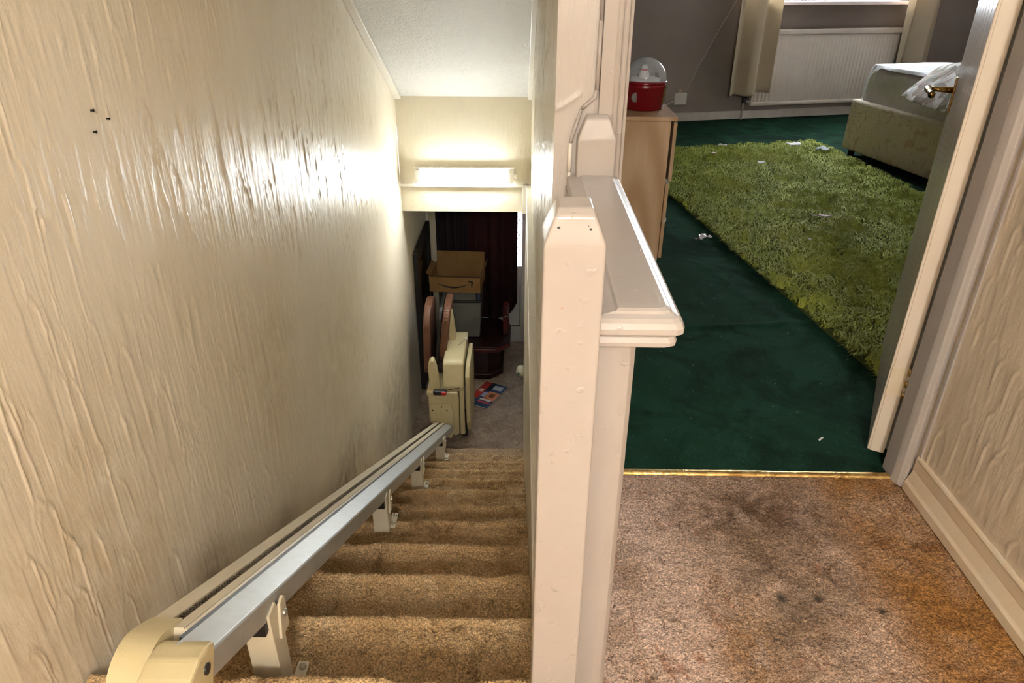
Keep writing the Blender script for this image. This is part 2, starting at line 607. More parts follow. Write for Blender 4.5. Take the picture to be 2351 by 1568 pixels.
# ------------------------------------------------------------------ structure: door wall, bedroom, hall shell
cols = spaced([(XRU - .002, .225, .0025)])
rows = spaced([(0, .7, .03), (.7, 1.35, .004), (1.35, 2.4, .03)])
XX, ZZ = np.meshgrid(cols, rows)
dr = plaster_field(cols, rows, 26, 31, .0022, wmin=.012, wmax=.03)
dr += .004 * np.exp(-(((ZZ - 1.03) - (XX - .10) * .62) / .006) ** 2) * ((XX > .076) & (XX < .135))
struct(grid_obj('wall_door_side', np.stack([XX, YT - dr, ZZ], -1), m_wallF, flip=False))
struct(box('wall_door_core', (XRU + .004, YT + .006, -.02), (.20, YT + .10, 2.4), m_bedwall, bev=0))
struct(box('wall_door_head', (.10, YT + .004, 2.02), (1.2, YT + .10, 2.4), m_wallF, bev=0))
struct(box('wall_door_reveal', (1.098, YT - .01, -.02), (1.2, YT + .045, 2.4), m_wallF, bev=0))

FR = m_gloss


def casing(name, pts, z0, z1):
    return struct(prism(name, pts, z0, z1, lambda x, y, t: (x, y, t), FR, bev=.0012))


# left lining: architrave with stepped moulding, then the lining itself
casing('trim_6', [(.172, YT), (.172, YT - .020), (.200, YT - .020), (.205, YT - .024), (.212, YT - .022), (.215, YT - .015), (.219, YT - .018), (.226, YT - .016), (.229, YT - .006), (.236, YT - .004), (.236, YT + .12), (.19, YT + .12)], 0, 2.06)
# right lining and architrave
casing('trim_7', [(1.074, YT - .012), (1.0765, YT + .046), (1.12, YT + .046), (1.12, YT - .03), (1.104, YT - .036), (1.098, YT - .046), (1.090, YT - .048), (1.084, YT - .040), (1.080, YT - .036), (1.076, YT - .022)], 0, 2.06)
casing('trim_8', [(1.106, YT - .062), (1.113, YT - .060), (1.113, YT - .05), (1.106, YT - .05)], .09, 2.2)
struct(box('trim_9', (.236, YT - .02, 2.0), (1.06, YT + .12, 2.06), FR, bev=.003))
# threshold strip
cols = np.linspace(.236, 1.075, 160)
prof = [(-.012, .0), (-.010, .006), (-.004, .009), (.004, .009), (.010, .006), (.012, .0)]
V = np.array([[(x, YT + .004 + p[0] + .003 * vnoise(x, 0, 6, 5) - .004 * (x - .6), p[1] + .0015 * vnoise(x, p[0] * 9, 40, 6)) for x in cols] for p in prof])
tag(grid_obj('threshold_strip', V, m_brassold), 'thin worn brass strip across the bedroom doorway floor', 'threshold strip')

# right skirting
sk = [(1.116, 0), (1.088, 0), (1.088, .026), (1.094, .034), (1.102, .060), (1.1045, .066), (1.1035, .070), (1.1035, .100), (1.1015, .105), (1.105, .112), (1.116, .112)]
struct(prism('baseboard_right', sk, -3.4, YT - .052, lambda x, z, t: (x, t, z), m_skirt, bev=.001))

# bedroom shell, window wall turned 14 degrees
B0 = Vector((1.516, 6.984, 0))
BD = Vector((.9705, .241, 0)).normalized()
BN = Vector((BD.y, -BD.x, 0))
BM = Matrix(((BD.x, BN.x, 0, B0.x), (BD.y, BN.y, 0, B0.y), (0, 0, 1, 0), (0, 0, 0, 1)))   # (s along wall, off into room, z)
BW = lambda s, o_, z: BM @ Vector((s, o_, z))
bm = bmesh.new()
for lo, hi in (((-1.7, -.2, -.02), (.74, 0, 2.45)), ((2.13, -.2, -.02), (3.5, 0, 2.45)), ((.74, -.2, -.02), (2.13, 0, 1.0)), ((.74, -.2, 2.1), (2.13, 0, 2.45))):
    add_box(bm, lo, hi, BM)
struct(bm_obj('wall_window', bm, m_bedwall))
struct(box('wall_bedroom_left', (.08, YT + .1, -.3), (.12, 6.8, 2.45), m_bedwall, bev=0))
struct(box('wall_bedroom_right', (4.6, YT, -.02), (4.7, 7.9, 2.45), m_bedwall, bev=0))
struct(box('wall_bedroom_near', (1.17, YT + .045, -.02), (4.65, YT + .12, 2.45), m_bedwall, bev=0))
struct(box('ceiling_bedroom', (.08, YT + .05, 2.42), (4.7, 7.9, 2.5), m_plainceil, bev=0))
xs = spaced([(.10, 2.4, .012), (2.4, 4.65, .1)])
ys = spaced([(YT, 3.3, .012), (3.3, 8.0, .06)])
XX, YY = np.meshgrid(xs, ys)
ZG = .006 * vnoise(XX, YY, 4, 33) + .010 * np.exp(-((YY - 2.585 - .10 * (XX - .62) + .02 * vnoise(XX, YY * 0, 4, 5)) / .018) ** 2) * np.clip((1.35 - XX) * 4, 0, 1) * np.clip((XX - .5) * 6, 0, 1)
ZG += .006 * np.exp(-((XX - 1.02 + .28 * (YY - 2.9)) / .03) ** 2) * np.exp(-((YY - 2.9) / .45) ** 2)
struct(grid_obj('floor_bedroom', np.stack([XX, YY, ZG - .004], -1), m_green))
struct(box('floor_bedroom_deck', (.10, YT + .02, -.08), (4.65, 8.0, -.03), m_plainceil, bev=0))
struct(box('baseboard_window', (-1.5, 0, 0), (3.3, .02, .078), m_bedskirt, fr=BM, bev=.004))
# hall shell and unseen light seals
struct(box('wall_landing_light_seal', (-1.0, .45, F - .1), (1.2, .6, -.09), m_plainceil, bev=0))  # unseen, added to stop daylight leaking in under the landing
struct(box('floor_light_seal', (-1.1, .45, F - .15), (1.3, 6.8, F - .04), m_plainceil, bev=0))  # unseen slab added below stairs and hall to keep daylight out
struct(box('wall_left_light_seal', (-1.0, -3.5, F - .1), (XL - .012, 6.8, 2.45), m_plainceil, bev=0))  # unseen box added behind the wall sheet to block light leaks
struct(box('wall_hall_front', (XL - .05, YD + .03, F - .02), (-.80, YD + .12, -.2), m_wallU, bev=0))
struct(box('wall_hall_front_side', (.20, YD + .03, F - .02), (1.2, YD + .12, -.2), m_wallU, bev=0))

# landing floor: dense carpet relief where it shows
xs = spaced([(XL, .1, .05), (.1, 1.112, .0042)])
ys = spaced([(-1.6, .75, .05)])
XX, YY = np.meshgrid(xs, ys)
xs2 = spaced([(.10, 1.112, .0042)])
ys2 = spaced([(.72, YT + .006, .0042)])
X2, Y2 = np.meshgrid(xs2, ys2)


def pile(X, Y, seed):
    rs = np.random.RandomState(seed)
    crease = -np.abs(vnoise(X + .3 * vnoise(X, Y, 5, 3), Y * .6, 8, seed + 4)) ** .5
    return (.007 * vnoise(X, Y, 9, seed) + .006 * vnoise(X, Y, 28, seed + 1) + .004 * vnoise(X, Y, 75, seed + 2) + .007 * np.maximum(crease, -.18)
            + .0016 * rs.randn(*X.shape)) - .002


struct(mesh('floor', [(XL, -3.4, -.006), (1.112, -3.4, -.006), (1.112, .73, -.006), (XL, .73, -.006), (XL, -3.4, -.1), (1.112, -3.4, -.1), (1.112, .73, -.1), (XL, .73, -.1)],
            [(0, 1, 2, 3), (7, 6, 5, 4), (0, 4, 5, 1), (1, 5, 6, 2), (2, 6, 7, 3), (3, 7, 4, 0)], m_landing))
struct(grid_obj('floor_landing', np.stack([X2, Y2, pile(X2, Y2, 40)], -1), m_landing))
struct(box('floor_landing_deck', (.07, .72, -.12), (1.15, YT + .02, -.022), m_wallF, bev=0))
# hall floor
xs = spaced([(XL, .2, .007), (.2, 1.1, .1)])
ys = spaced([(4.36, 6.58, .010)])
XX, YY = np.meshgrid(xs, ys)
struct(grid_obj('floor_hall', np.stack([XX, YY, F + 1.6 * pile(XX, YY, 50) + .006], -1), m_hallc))

# ------------------------------------------------------------------ staircase
st = thing('staircase', 'straight carpeted staircase going down beside the stairlift rail', 'staircase', (-.4, Y0, -.2))
for i in range(12):
    zt, yn = -i * RI, Y0 + i * G
    back = yn - G - .02 if i else .72
    p = []
    nb = 46 if i < 6 else 26
    for k in range(nb):
        p.append((back + (yn - .075 - back) * k / nb, zt))
    for k in range(22):
        p.append((yn - .075 + .051 * k / 22, zt))
    for k in range(13):
        a = math.pi * k / 12
        p.append((yn - .024 + .024 * math.sin(a), zt - .022 + .022 * math.cos(a)))
    for k in range(1, 5):
        p.append((yn - .032, zt - .044 - (RI - .044) * k / 4))
    p = np.array(p)
    xs = spaced([(XL + .006, XR - .001, .0042 if i < 4 else .006 if i < 8 else .009)])
    PX = np.broadcast_to(xs[None, :], (len(p), len(xs)))
    PY = np.broadcast_to(p[:, :1], PX.shape)
    PZ = np.broadcast_to(p[:, 1:], PX.shape)
    d = pile(PX, PY * 1.0 + PZ * .8, 60 + i) * 1.25 + .017 * np.exp(-((PY - (yn - .016)) / .0125) ** 2)
    wob = .006 * vnoise(PX, PX * 0 + i * 3.7, 5, 77) + .004 * vnoise(PX, PX * 0 + i * 1.7, 14, 78)
    nz = np.clip((PY - (yn - .03)) / .03, 0, 1)
    V = np.stack([PX, PY + wob * 1.5 + d * .7 * nz, PZ + wob + d * (1 - .4 * nz)], -1)
    grid_obj('step', V, m_stair, st)

# ------------------------------------------------------------------ balustrade
bl = thing('balustrade', 'pinkish cream painted newel, boxed panel and moulded handrail at stair head', 'balustrade', (.1, .9, 0))


def newel(name, x0, x1, y0, y1, z0, zs_, zt, ins, parent):
    bm = bmesh.new()
    L = [[(x0, y0), (x1, y0), (x1, y1), (x0, y1)]] * 2 + [[(x0 + ins, y0 + ins * .55), (x1 - ins, y0 + ins * .55), (x1 - ins, y1 - ins * .8), (x0 + ins, y1 - ins * .8)],
                                                         [(x0 + ins * 1.25, y0 + ins * 1.5), (x1 - ins * 1.25, y0 + ins * 1.5), (x1 - ins * 1.25, y1 - ins), (x0 + ins * 1.25, y1 - ins)]]
    zz = [z0, zs_, zt - .008, zt]
    rg = [[bm.verts.new((x, y, z)) for x, y in l] for l, z in zip(L, zz)]
    bm.faces.new(rg[0][::-1])
    bm.faces.new(rg[-1])
    for a, b in zip(rg, rg[1:]):
        for k in range(4):
            bm.faces.new([a[k], a[(k + 1) % 4], b[(k + 1) % 4], b[k]])
    bmesh.ops.bevel(bm, geom=[e for e in bm.edges], offset=.0035, segments=3, profile=.5, affect='EDGES')
    return bm_obj(name, bm, FR, parent, False)


nw = newel('newel_post', .0305, .1105, .849, .932, -.30, .988, 1.032, .014, bl)
for x, y, z, r in ((.049, .8555, 1.010, .0022), (.0865, .857, 1.0135, .0026), (.0893, .8545, 1.008, .0018)):
    lathe('chip', [(r, .0006), (r * .6, .001), (.0001, .001)], (x, y - .0012, z), m_dark, nw, 8, Matrix.Rotation(R(60), 3, 'X'))
newel('half_newel', .127, .213, YT - .045, YT + .004, .3, .960, 1.012, .016, bl)
PY0 = .915
# boxed panel below the rail with rounded front edge
pp = [(.106, PY0 + .004), (.150, PY0), (.166, PY0 + .004), (.174, PY0 + .013), (.1775, PY0 + .03), (.1775, YT), (.106, YT)]
prism('panel', pp, 0.0, .845, lambda x, y, t: (x, y, t), FR, bl, bev=.001)


def cap_ring(inset, z, y0, xl, xr):
    r = .012
    return [(xl, y0 + inset), (xr - r - inset, y0 + inset), (xr - inset - .003, y0 + inset + .004), (xr - inset, y0 + inset + r), (xr - inset, YT - .01), (xl, YT - .01)], z


def cap(name, rings, parent):
    bm = bmesh.new()
    rg = [[bm.verts.new((x, y, z)) for x, y in pts] for pts, z in rings]
    bm.faces.new(rg[0])
    bm.faces.new(rg[-1])
    for a, b in zip(rg, rg[1:]):
        for k in range(len(a)):
            j = (k + 1) % len(a)
            bm.faces.new([a[k], a[j], b[j], b[k]])
    return bm_obj(name, bm, FR, parent, False)


YF = .872
cap('handrail', [cap_ring(.004, .846, YF, .108, .231), cap_ring(.0, .850, YF, .108, .231), cap_ring(.0, .858, YF, .108, .231), cap_ring(.003, .866, YF, .108, .231), cap_ring(.008, .871, YF, .110, .231),
                 cap_ring(.016, .8745, YF, .118, .231), cap_ring(.017, .8785, YF, .134, .229), cap_ring(.022, .8815, YF, .138, .228), cap_ring(.03, .882, YF, .142, .228)], bl)
cap('rail_bead', [cap_ring(.006, .824, YF + .006, .108, .224), cap_ring(.001, .828, YF + .006, .108, .224), cap_ring(.0, .834, YF + .006, .108, .224), cap_ring(.003, .842, YF + .006, .108, .224), cap_ring(.010, .847, YF + .006, .108, .224)], bl)

# cable trunking painted over on the door wall
ct = thing('cable_trunking', 'thin painted cable trunking running down the wall beside the half newel', 'trunking', (.16, YT, 1.2))
segs = [[(.168, YT - .012, 2.0), (.168, YT - .012, 1.20)], [(.1675, YT - .011, 1.20), (.1665, YT - .011, 1.062)], [(.1665, YT - .010, 1.062), (.163, YT - .010, 1.045), (.150, YT - .010, 1.035), (.136, YT - .010, 1.022)],
        [(.134, YT - .010, 1.020), (.117, YT - .010, .962), (.113, YT - .010, .945)], [(.113, YT - .011, .946), (.1125, YT - .011, .88)], [(.1125, YT - .012, .88), (.112, YT - .012, .3)]]
for k, sg in enumerate(segs):
    tube('trunking_length', sg, .0042 if k not in (1, 4) else .0050, FR if k < 4 else m_white, ct, 8)

# ------------------------------------------------------------------ stairlift
TH = math.atan2(RI, G)
S = Vector((0, math.cos(TH), -math.sin(TH)))
N = Vector((0, -math.sin(TH), -math.cos(TH)))
EYE = Vector((0, 0, 1.3))
rp = lambda x, n, s: EYE + Vector((x, 0, 0)) + N * n + S * s     # n: below the sight line of the stair slope
rail = thing('stairlift_rail', 'long grey and cream stairlift rail sloping down along the stairs', 'stairlift rail', rp(-.58, .52, 1.3))
S0, S1 = 1.20, 5.80
prism('aluminium_extrusion', [(-.571, .475), (-.520, .490), (-.516, .494), (-.516, .540), (-.522, .543), (-.565, .543), (-.571, .50)], S0, S1, rp, m_alu, rail, bev=.0012)
prism('top_cover', [(-.660, .4685), (-.624, .4685), (-.624, .485), (-.605, .485), (-.605, .4695), (-.585, .4705), (-.585, .474), (-.5835, .474), (-.5835, .471), (-.578, .473), (-.578, .52), (-.660, .52)], S0 + .06, S1, rp, m_creamrail, rail)
bm = bmesh.new()
nt_ = 340
for k in range(nt_):
    s = S0 + .08 + k * (S1 - S0 - .15) / nt_
    a = rp(-.6225, .484, s)
    for (xa, xb) in ((-.6225, -.6155), (-.6135, -.6065)):
        vv = [rp(xa, .484, s), rp(xb, .484, s), rp(xb, .484, s + .008), rp(xa, .484, s + .008), rp(xa, .471, s + .002), rp(xb, .471, s + .002), rp(xb, .471, s + .006), rp(xa, .471, s + .006)]
        vv = [bm.verts.new(v) for v in vv]
        for q in ((0, 1, 5, 4), (1, 2, 6, 5), (2, 3, 7, 6), (3, 0, 4, 7), (4, 5, 6, 7)):
            bm.faces.new([vv[i] for i in q])
tag(bm_obj('rack_teeth', bm, m_rack, rail), kind='stuff')
prism('black_gap', [(-.5785, .474), (-.571, .478), (-.571, .50), (-.5785, .50)], S0 + .03, S1 - .01, rp, m_dark, rail)  # black line between top cover and extrusion


def arc_profile(s_c, n_c, ro, ri, a0, a1, k=18):
    out = [(s_c - ro * math.sin(a0 + (a1 - a0) * i / k), n_c - ro * math.cos(a0 + (a1 - a0) * i / k)) for i in range(k + 1)]
    inn = [(s_c - ri * math.sin(a0 + (a1 - a0) * i / k), n_c - ri * math.cos(a0 + (a1 - a0) * i / k)) for i in range(k, -1, -1)]
    return out + inn


ec = prism('end_cover', [(1.30, .466), (1.26, .4655)] + arc_profile(1.235, .545, .079, .03, .05, 2.1), -.664, -.603, lambda a, b, x: rp(x, b, a), m_cream, rail, bev=.004)
ec2 = prism('end_cap', [(1.225, .4775), (1.20, .476), (1.165, .486), (1.135, .510), (1.118, .545), (1.11, .62), (1.225, .62)], -.603, -.514, lambda a, b, x: rp(x, b, a), m_cream, rail, bev=.006)
_ax = Matrix.Rotation(R(90), 3, 'Y')
lathe('cap_bolt', [(.010, -.002), (.010, .003), (.006, .004), (.0001, .003)], rp(-.514, .512, 1.192), m_dark, ec2, 14, _ax)


def bracket(i, s, w=.062):
    zt = -i * RI
    b = bpy.data.objects.new('rail_bracket', None)
    pt = rp(-.55, .54, s)
    b.location = (pt.x, pt.y, zt)
    COL.objects.link(b)
    y0, ztop = pt.y, pt.z
    rx = -.505
    # folded plate: stem down to the tread, lug with slot on the stair side, foot with bolts
    prism('stem', [(y0 - .012, zt + .006), (y0 + .045, zt + .006), (y0 + .050, ztop - .035), (y0 + .028, ztop + .02), (y0 - .012, ztop + .02)], -.572, rx - .006, lambda a, c, x: (x, a, c), m_creamrail, b, bev=.002)
    prism('lug', [(y0 + .012, ztop - .075), (y0 + .062, ztop - .085), (y0 + .064, ztop + .002), (y0 + .056, ztop + .010), (y0 + .034, ztop + .006)], rx - .006, rx + .001, lambda a, c, x: (x, a, c), m_creamrail, b, bev=.002)
    box('foot', (rx - .012, y0 + .010, zt + .006), (rx + .014, y0 + .095, zt + .014), m_creamrail, b, bev=.002)
    for dy in (.03, .078):
        lathe('bolt', [(.0085, 0), (.0085, .006), (.005, .009), (.0001, .009)], (rx + .004, y0 + dy, zt + .014), m_steel, b, 8)
    lathe('lug_bolt', [(.009, 0), (.009, .005), (.004, .007), (.0001, .007)], (rx + .001, y0 + .045, ztop - .03), m_steel, b, 8, _ax)
    box('clamp', (rx - .05, y0 - .03, ztop - .02), (rx - .012, y0 + .05, ztop + .012), m_dark, b, bev=.002)
    return b


where = [(1, 1.50, 'nearest the top'), (4, 2.80, 'second down from the top'), (7, 3.80, 'third down from the top'), (10, 4.93, 'next to the stairlift chair')]
for i, s, w_ in where:
    tag(bracket(i, s), 'cream metal stair bracket under the rail, ' + w_, 'bracket', 'stairlift rail brackets')

ch = thing('stairlift_chair', 'folded stairlift chair in cream plastic and brown vinyl at stair foot', 'stairlift chair', (-.56, 4.8, F))
fx = lambda a, c, x: (x, a, c)
fy = lambda a, c, y: (a, y, c)
prism('carriage', [(-.705, -1.665), (-.475, -1.665), (-.465, -1.70), (-.470, -2.04), (-.500, -2.06), (-.53, -2.03), (-.69, -1.95), (-.705, -1.90)], 4.70, 4.98, fy, m_cream, ch, bev=.008)
prism('end_plate', [(-.695, -1.745), (-.525, -1.745), (-.510, -1.84), (-.510, -2.02), (-.535, -2.07), (-.575, -2.05), (-.595, -1.95), (-.63, -1.90), (-.69, -1.90)], 4.675, 4.705, fy, m_cream, ch, bev=.004)
box('top_ledge', (-.715, 4.68, -1.672), (-.470, 5.0, -1.640), m_cream, ch, bev=.01)
for x, z in ((-.672, -1.80), (-.56, -1.80), (-.60, -1.765)):
    lathe('plate_screw', [(.006, 0), (.006, .004), (.0001, .004)], (x, 4.675, z), m_dark, ch, 8, Matrix.Rotation(R(90), 3, 'X'))
prism('seat_base', [(4.70, -1.60), (4.76, -1.42), (4.80, -1.405), (5.24, -1.395), (5.30, -1.42), (5.30, -1.65), (4.72, -1.65)], -.585, -.425, fx, m_cream, ch, bev=.012)
fr_ = prism('footrest', [(4.72, -1.52), (4.78, -1.45), (5.20, -1.47), (5.26, -1.56), (5.22, -2.06), (4.78, -2.06), (4.73, -1.95)], -.412, -.378, fx, m_cream, ch, bev=.01)
box('footrest_hinge', (-.462, 4.72, -2.06), (-.425, 4.76, -1.62), m_cream, ch, bev=.006)
box('footrest_pad', (-.455, 4.76, -2.10), (-.405, 5.1, -2.055), m_dark, ch, bev=.006)


def slab(name, outline, x0, x1, m, lean=0.0, bev=.014):
    """outline in (y, z); leans in x with height"""
    z0 = min(p[1] for p in outline)
    bm = bmesh.new()
    add_prism(bm, outline, x0, x1, lambda a, c, x: (x + lean * (c - z0), a, c))
    bmesh.ops.bevel(bm, geom=list(bm.edges), offset=bev, segments=3, profile=.5, affect='EDGES')
    return bm_obj(name, bm, m, ch, True)


def rounded(y0, y1, z0, z1, r, k=6):
    out = []
    for cy, cz, a0 in ((y1 - r, z1 - r, 0), (y0 + r, z1 - r, 90), (y0 + r * .6, z0 + r * .6, 180), (y1 - r * .6, z0 + r * .6, 270)):
        rr = r if cz > (z0 + z1) / 2 else r * .6
        for i in range(k + 1):
            a = R(a0 + 90 * i / k)
            out.append((cy + rr * math.cos(a), cz + rr * math.sin(a)))
    return out


slab('backrest', rounded(4.92, 5.34, -1.64, -1.06, .14), -.760, -.705, m_brownv, .03)
slab('seat_cushion', rounded(4.94, 5.36, -1.52, -1.06, .10), -.640, -.585, m_brownv, .11)
slab('seat_shell', rounded(4.93, 5.37, -1.54, -1.05, .10), -.668, -.642, m_dark, .10, .006)
prism('armrest', [(-.690, -1.655), (-.610, -1.66), (-.604, -1.64), (-.634, -1.46), (-.652, -1.385), (-.668, -1.375), (-.692, -1.40), (-.696, -1.46)], 4.72, 4.80, fy, m_cream, ch, bev=.008)
prism('armrest', [(-.565, -1.42), (-.530, -1.425), (-.512, -1.385), (-.520, -1.28), (-.536, -1.155), (-.552, -1.125), (-.572, -1.14), (-.582, -1.24)], 5.10, 5.18, fy, m_cream, ch, bev=.008)
tube('control_rod', [(-.530, 5.03, -1.45), (-.425, 5.03, -1.345)], .004, m_steel, ch)
kb = lathe('control_knob', [(.0001, -.013), (.008, -.010), (.013, 0), (.008, .010), (.0001, .013)], (-.420, 5.03, -1.340), m_white, ch, 12)
lv = box('swivel_lever', (-.66, 4.655, -1.652), (-.555, 4.70, -1.612), m_dark, ch, bev=.012)
box('lever_tip', (-.60, 4.648, -1.648), (-.556, 4.70, -1.616), m_red, ch, bev=.01)
tube('cover_tear', [(-.56, 4.69, -1.622), (-.50, 4.69, -1.606), (-.455, 4.69, -1.60)], .003, m_dark, ch, 6)

# ------------------------------------------------------------------ stair batten light
bt = thing('batten_light', 'lit white strip light on the shelf of the bulkhead above the stairs', 'strip light', (-.4, YE, -.1))
m_tube = Mat('lit_diffuser', (.9, .9, .88), .4)
m_tube.emit((.93, .98, 1.0), BATTEN_E)
m_tube = m_tube.m
zb, yb = -.045, YE - .046
pr = [(YE - .008, -.094), (YE - .075, -.092), (YE - .088, -.082), (YE - .091, -.045), (YE - .086, -.006), (YE - .07, .006), (YE - .008, .008)]
prism('diffuser', pr, -.718, -.092, fx, m_tube, bt, bev=.003)
for xa, xb in ((-.760, -.7185), (-.0915, -.045)):
    prism('end_cap', [(y if y > YE - .02 else y + .004, z * .97) for y, z in pr], xa, xb, fx, m_white, bt, bev=.004)
lathe('rotary_switch', [(.019, 0), (.019, .018), (.012, .024), (.0001, .024)], (-.045, YE - .045, -.045), m_white, bt, 14, _ax)
box('top_housing', (-.765, YE - .055, .0085), (-.04, YE - .004, .017), m_white, bt, bev=.003)
box('back_plate', (-.77, YE - .008, -.09), (-.03, YE - .003, .012), m_white, bt, bev=.002)

# ------------------------------------------------------------------ landing lamp (overhead, out of frame)
LX, LY, LZ = .14, -1.65, 2.10
ll = thing('pendant_lamp', 'round opal glass pendant lamp hanging over the landing', 'lamp', (LX, LY, ZC))
m_opal = Mat('opal_glass', (.9, .86, .78), .4)
m_opal.emit((1.0, .94, .855), LAMP_W)
lathe('rose', [(.0001, 0), (.05, 0), (.045, -.02), (.0001, -.025)], (LX, LY, ZC), m_white, ll, 20)
tube('flex', [(LX, LY, ZC - .02), (LX, LY, LZ + .13)], .004, m_white, ll)
lathe('globe', [(.03, .20), (.05, .185)] + [(.19 * math.sin(a), .19 * math.cos(a)) for a in np.linspace(.3, math.pi - .001, 16)], (LX, LY, LZ), m_opal.m, ll)

# ------------------------------------------------------------------ bedroom door
DA = R(27.2)
DX = Vector((math.sin(DA), math.cos(DA), 0))       # along the leaf
DN = Vector((-math.cos(DA), math.sin(DA), 0))      # face seen from the landing
DH = Vector((1.0605, 1.757, .012))
DM = Matrix(((DX.x, DN.x, 0, DH.x), (DX.y, DN.y, 0, DH.y), (0, 0, 1, DH.z), (0, 0, 0, 1)))
m_door = Mat('glossy_door_paint', (.66, .585, .50), .24)
m_door.mix(m_door.noise(5, 3), (.62, .54, .45)).bump(m_door.noise(20, 3), .08, .004)
m_door = m_door.m
dr1 = thing('door_1', 'open cream panelled bedroom door with brass lever handle', 'door', DH, kind='structure')
dr1.pop('category', None)
core = box('leaf', (0, -.044, 0), (.765, -.004, 1.98), m_door, dr1, fr=DM, bev=.002)
npl = 7
for k in range(npl):
    w = .765 / npl
    box('plank', (k * w + .0015, -.006, .001), ((k + 1) * w - .0015, .003, 1.979), m_door, dr1, fr=DM, bev=.0035)
hd = box('handle_plate', (.688, .003, .875), (.722, .008, .985), m_brass, dr1, fr=DM, bev=.003)
dmv = lambda a, b, c: DM @ Vector((a, b, c))
tube('spindle', [dmv(.705, .006, .945), dmv(.705, .05, .945), dmv(.705, .072, .945)], [.010, .0075, .008], m_brass, hd, 14)
tube('lever', [dmv(.722, .074, .946), dmv(.700, .078, .945), dmv(.66, .074, .943), dmv(.62, .066, .941), dmv(.608, .066, .940)], [.008, .0115, .008, .0085, .011], m_brass, hd, 12)
for hz in (.20, 1.55):
    hg = box('hinge', (-.004, -.046, hz), (.002, -.002, hz + .095), m_skirt, dr1, fr=DM, bev=.001)
    for k in range(5):
        a = dmv(-.006, -.048, hz + k * .019)
        tube('knuckle', [a, a + Vector((0, 0, .0175))], .0065, m_skirt if k % 2 else m_brassold, hg, 8)

# ------------------------------------------------------------------ bedroom window, radiator, curtains
wd = thing('window_1', 'white framed bedroom window above the radiator', 'window', BW(1.4, 0, 1.03), kind='structure')
wd.pop('category', None)
m_upvc = plain('white_window_plastic', (.80, .80, .80), .35)
m_glass = Mat('window_glass', (1, 1, 1), .02)
_t = m_glass.node('ShaderNodeBsdfTransparent')
_g = m_glass.node('ShaderNodeBsdfGlossy')
_g.inputs['Roughness'].default_value = .02
_mx = m_glass.node('ShaderNodeMixShader')
_mx.inputs[0].default_value = .06
m_glass.link(_t.outputs[0], _mx.inputs[1])
m_glass.link(_g.outputs[0], _mx.inputs[2])
m_glass.link(_mx.outputs[0], m_glass.out.inputs['Surface'])
m_glass = m_glass.m
m_sill = plain('pinkish_white_sill', (.80, .66, .64), .35)
box('sill', (.70, -.12, 1.000), (2.17, .125, 1.030), m_sill, wd, fr=BM, bev=.005)
for lo, hi in (((.74, -.16, 1.03), (.80, -.10, 2.1)), ((2.07, -.16, 1.03), (2.13, -.10, 2.1)), ((.80, -.16, 1.03), (2.07, -.10, 1.09)), ((.80, -.16, 2.04), (2.07, -.10, 2.1)), ((1.41, -.16, 1.09), (1.46, -.10, 2.04))):
    box('frame_bar', lo, hi, m_upvc, wd, fr=BM, bev=.004)
for a, b in ((.80, 1.41), (1.46, 2.07)):
    box('pane', (a, -.135, 1.09), (b, -.129, 2.04), m_glass, wd, fr=BM, bev=0)
portal('window_portal', BW(1.435, -.19, 1.55), (R(90), 0, math.atan2(BD.y, BD.x)), 1.36, 1.05)

m_rad = plain('cream_radiator_enamel', (.62, .54, .47), .35, nscale=6, ncol=(.57, .49, .42))
rd = thing('radiator', 'cream ribbed panel radiator on the wall under the bedroom window', 'radiator', BW(1.4, .08, .13))
ss = np.linspace(.665, 2.135, 300)
prof = np.where((np.arange(300) % 8) < 4, 0, .006)
zz = [.150, .165, .175, .735, .745, .760]
V = np.array([[tuple(BW(s, .105 + (p if 1 < j < 4 else 0) + (.0 if j else -.01), z)) for s, p in zip(ss, prof)] for j, z in enumerate(zz)])
grid_obj('ribbed_front', V, m_rad, rd, smooth=False)
box('body', (.66, .06, .140), (2.14, .104, .762), m_rad, rd, fr=BM, bev=.006)
box('top_grille', (.655, .055, .755), (2.145, .118, .800), m_rad, rd, fr=BM, bev=.008)
box('bottom_rail', (.655, .07, .132), (2.145, .117, .168), m_rad, rd, fr=BM, bev=.012)
tube('valve_pipe', [BW(.66, .08, .17), BW(.61, .08, .17), BW(.605, .07, .15), BW(.61, .06, .0)], .009, m_bedskirt, rd, 10)
lathe('valve', [(.02, 0), (.022, .02), (.018, .05), (.0001, .055)], BW(.605, .08, .16), m_dark, rd, 12)


def curtain(name, s0, s1, z0, z1, off, m, label, folds, amp, seed, parent_fr=BM, group=None, hem=None, taper=0.0, cat='curtain'):
    u = np.linspace(0, 1, 160)
    z = np.concatenate([np.linspace(0, .06, 6), np.linspace(.075, 1, 40)])
    V = np.zeros((len(z), len(u), 3))
    for j, t in enumerate(z):
        for i, a in enumerate(u):
            zz_ = z0 + (z1 - z0) * t + (hem(a) * (1 - t) if hem else 0)
            sp = 1 - taper * (1 - t)
            s = s0 + (s1 - s0) * (.5 + (a - .5) * sp)
            ph = folds * 2 * math.pi * (a + .05 * math.sin(3 * a + seed))
            o_ = off + amp * (.55 + .45 * (1 - t)) * math.sin(ph + .6 * math.sin(2.2 * t + seed)) + .14 * amp * math.sin(2.3 * ph + seed)
            if t < .05:
                o_ += .003
            p = parent_fr @ Vector((s, o_, zz_))
            V[j, i] = p
    o = grid_obj(name, V, m)
    md = o.modifiers.new('thick', 'SOLIDIFY')
    md.thickness = .004
    return tag(o, label, cat, group)


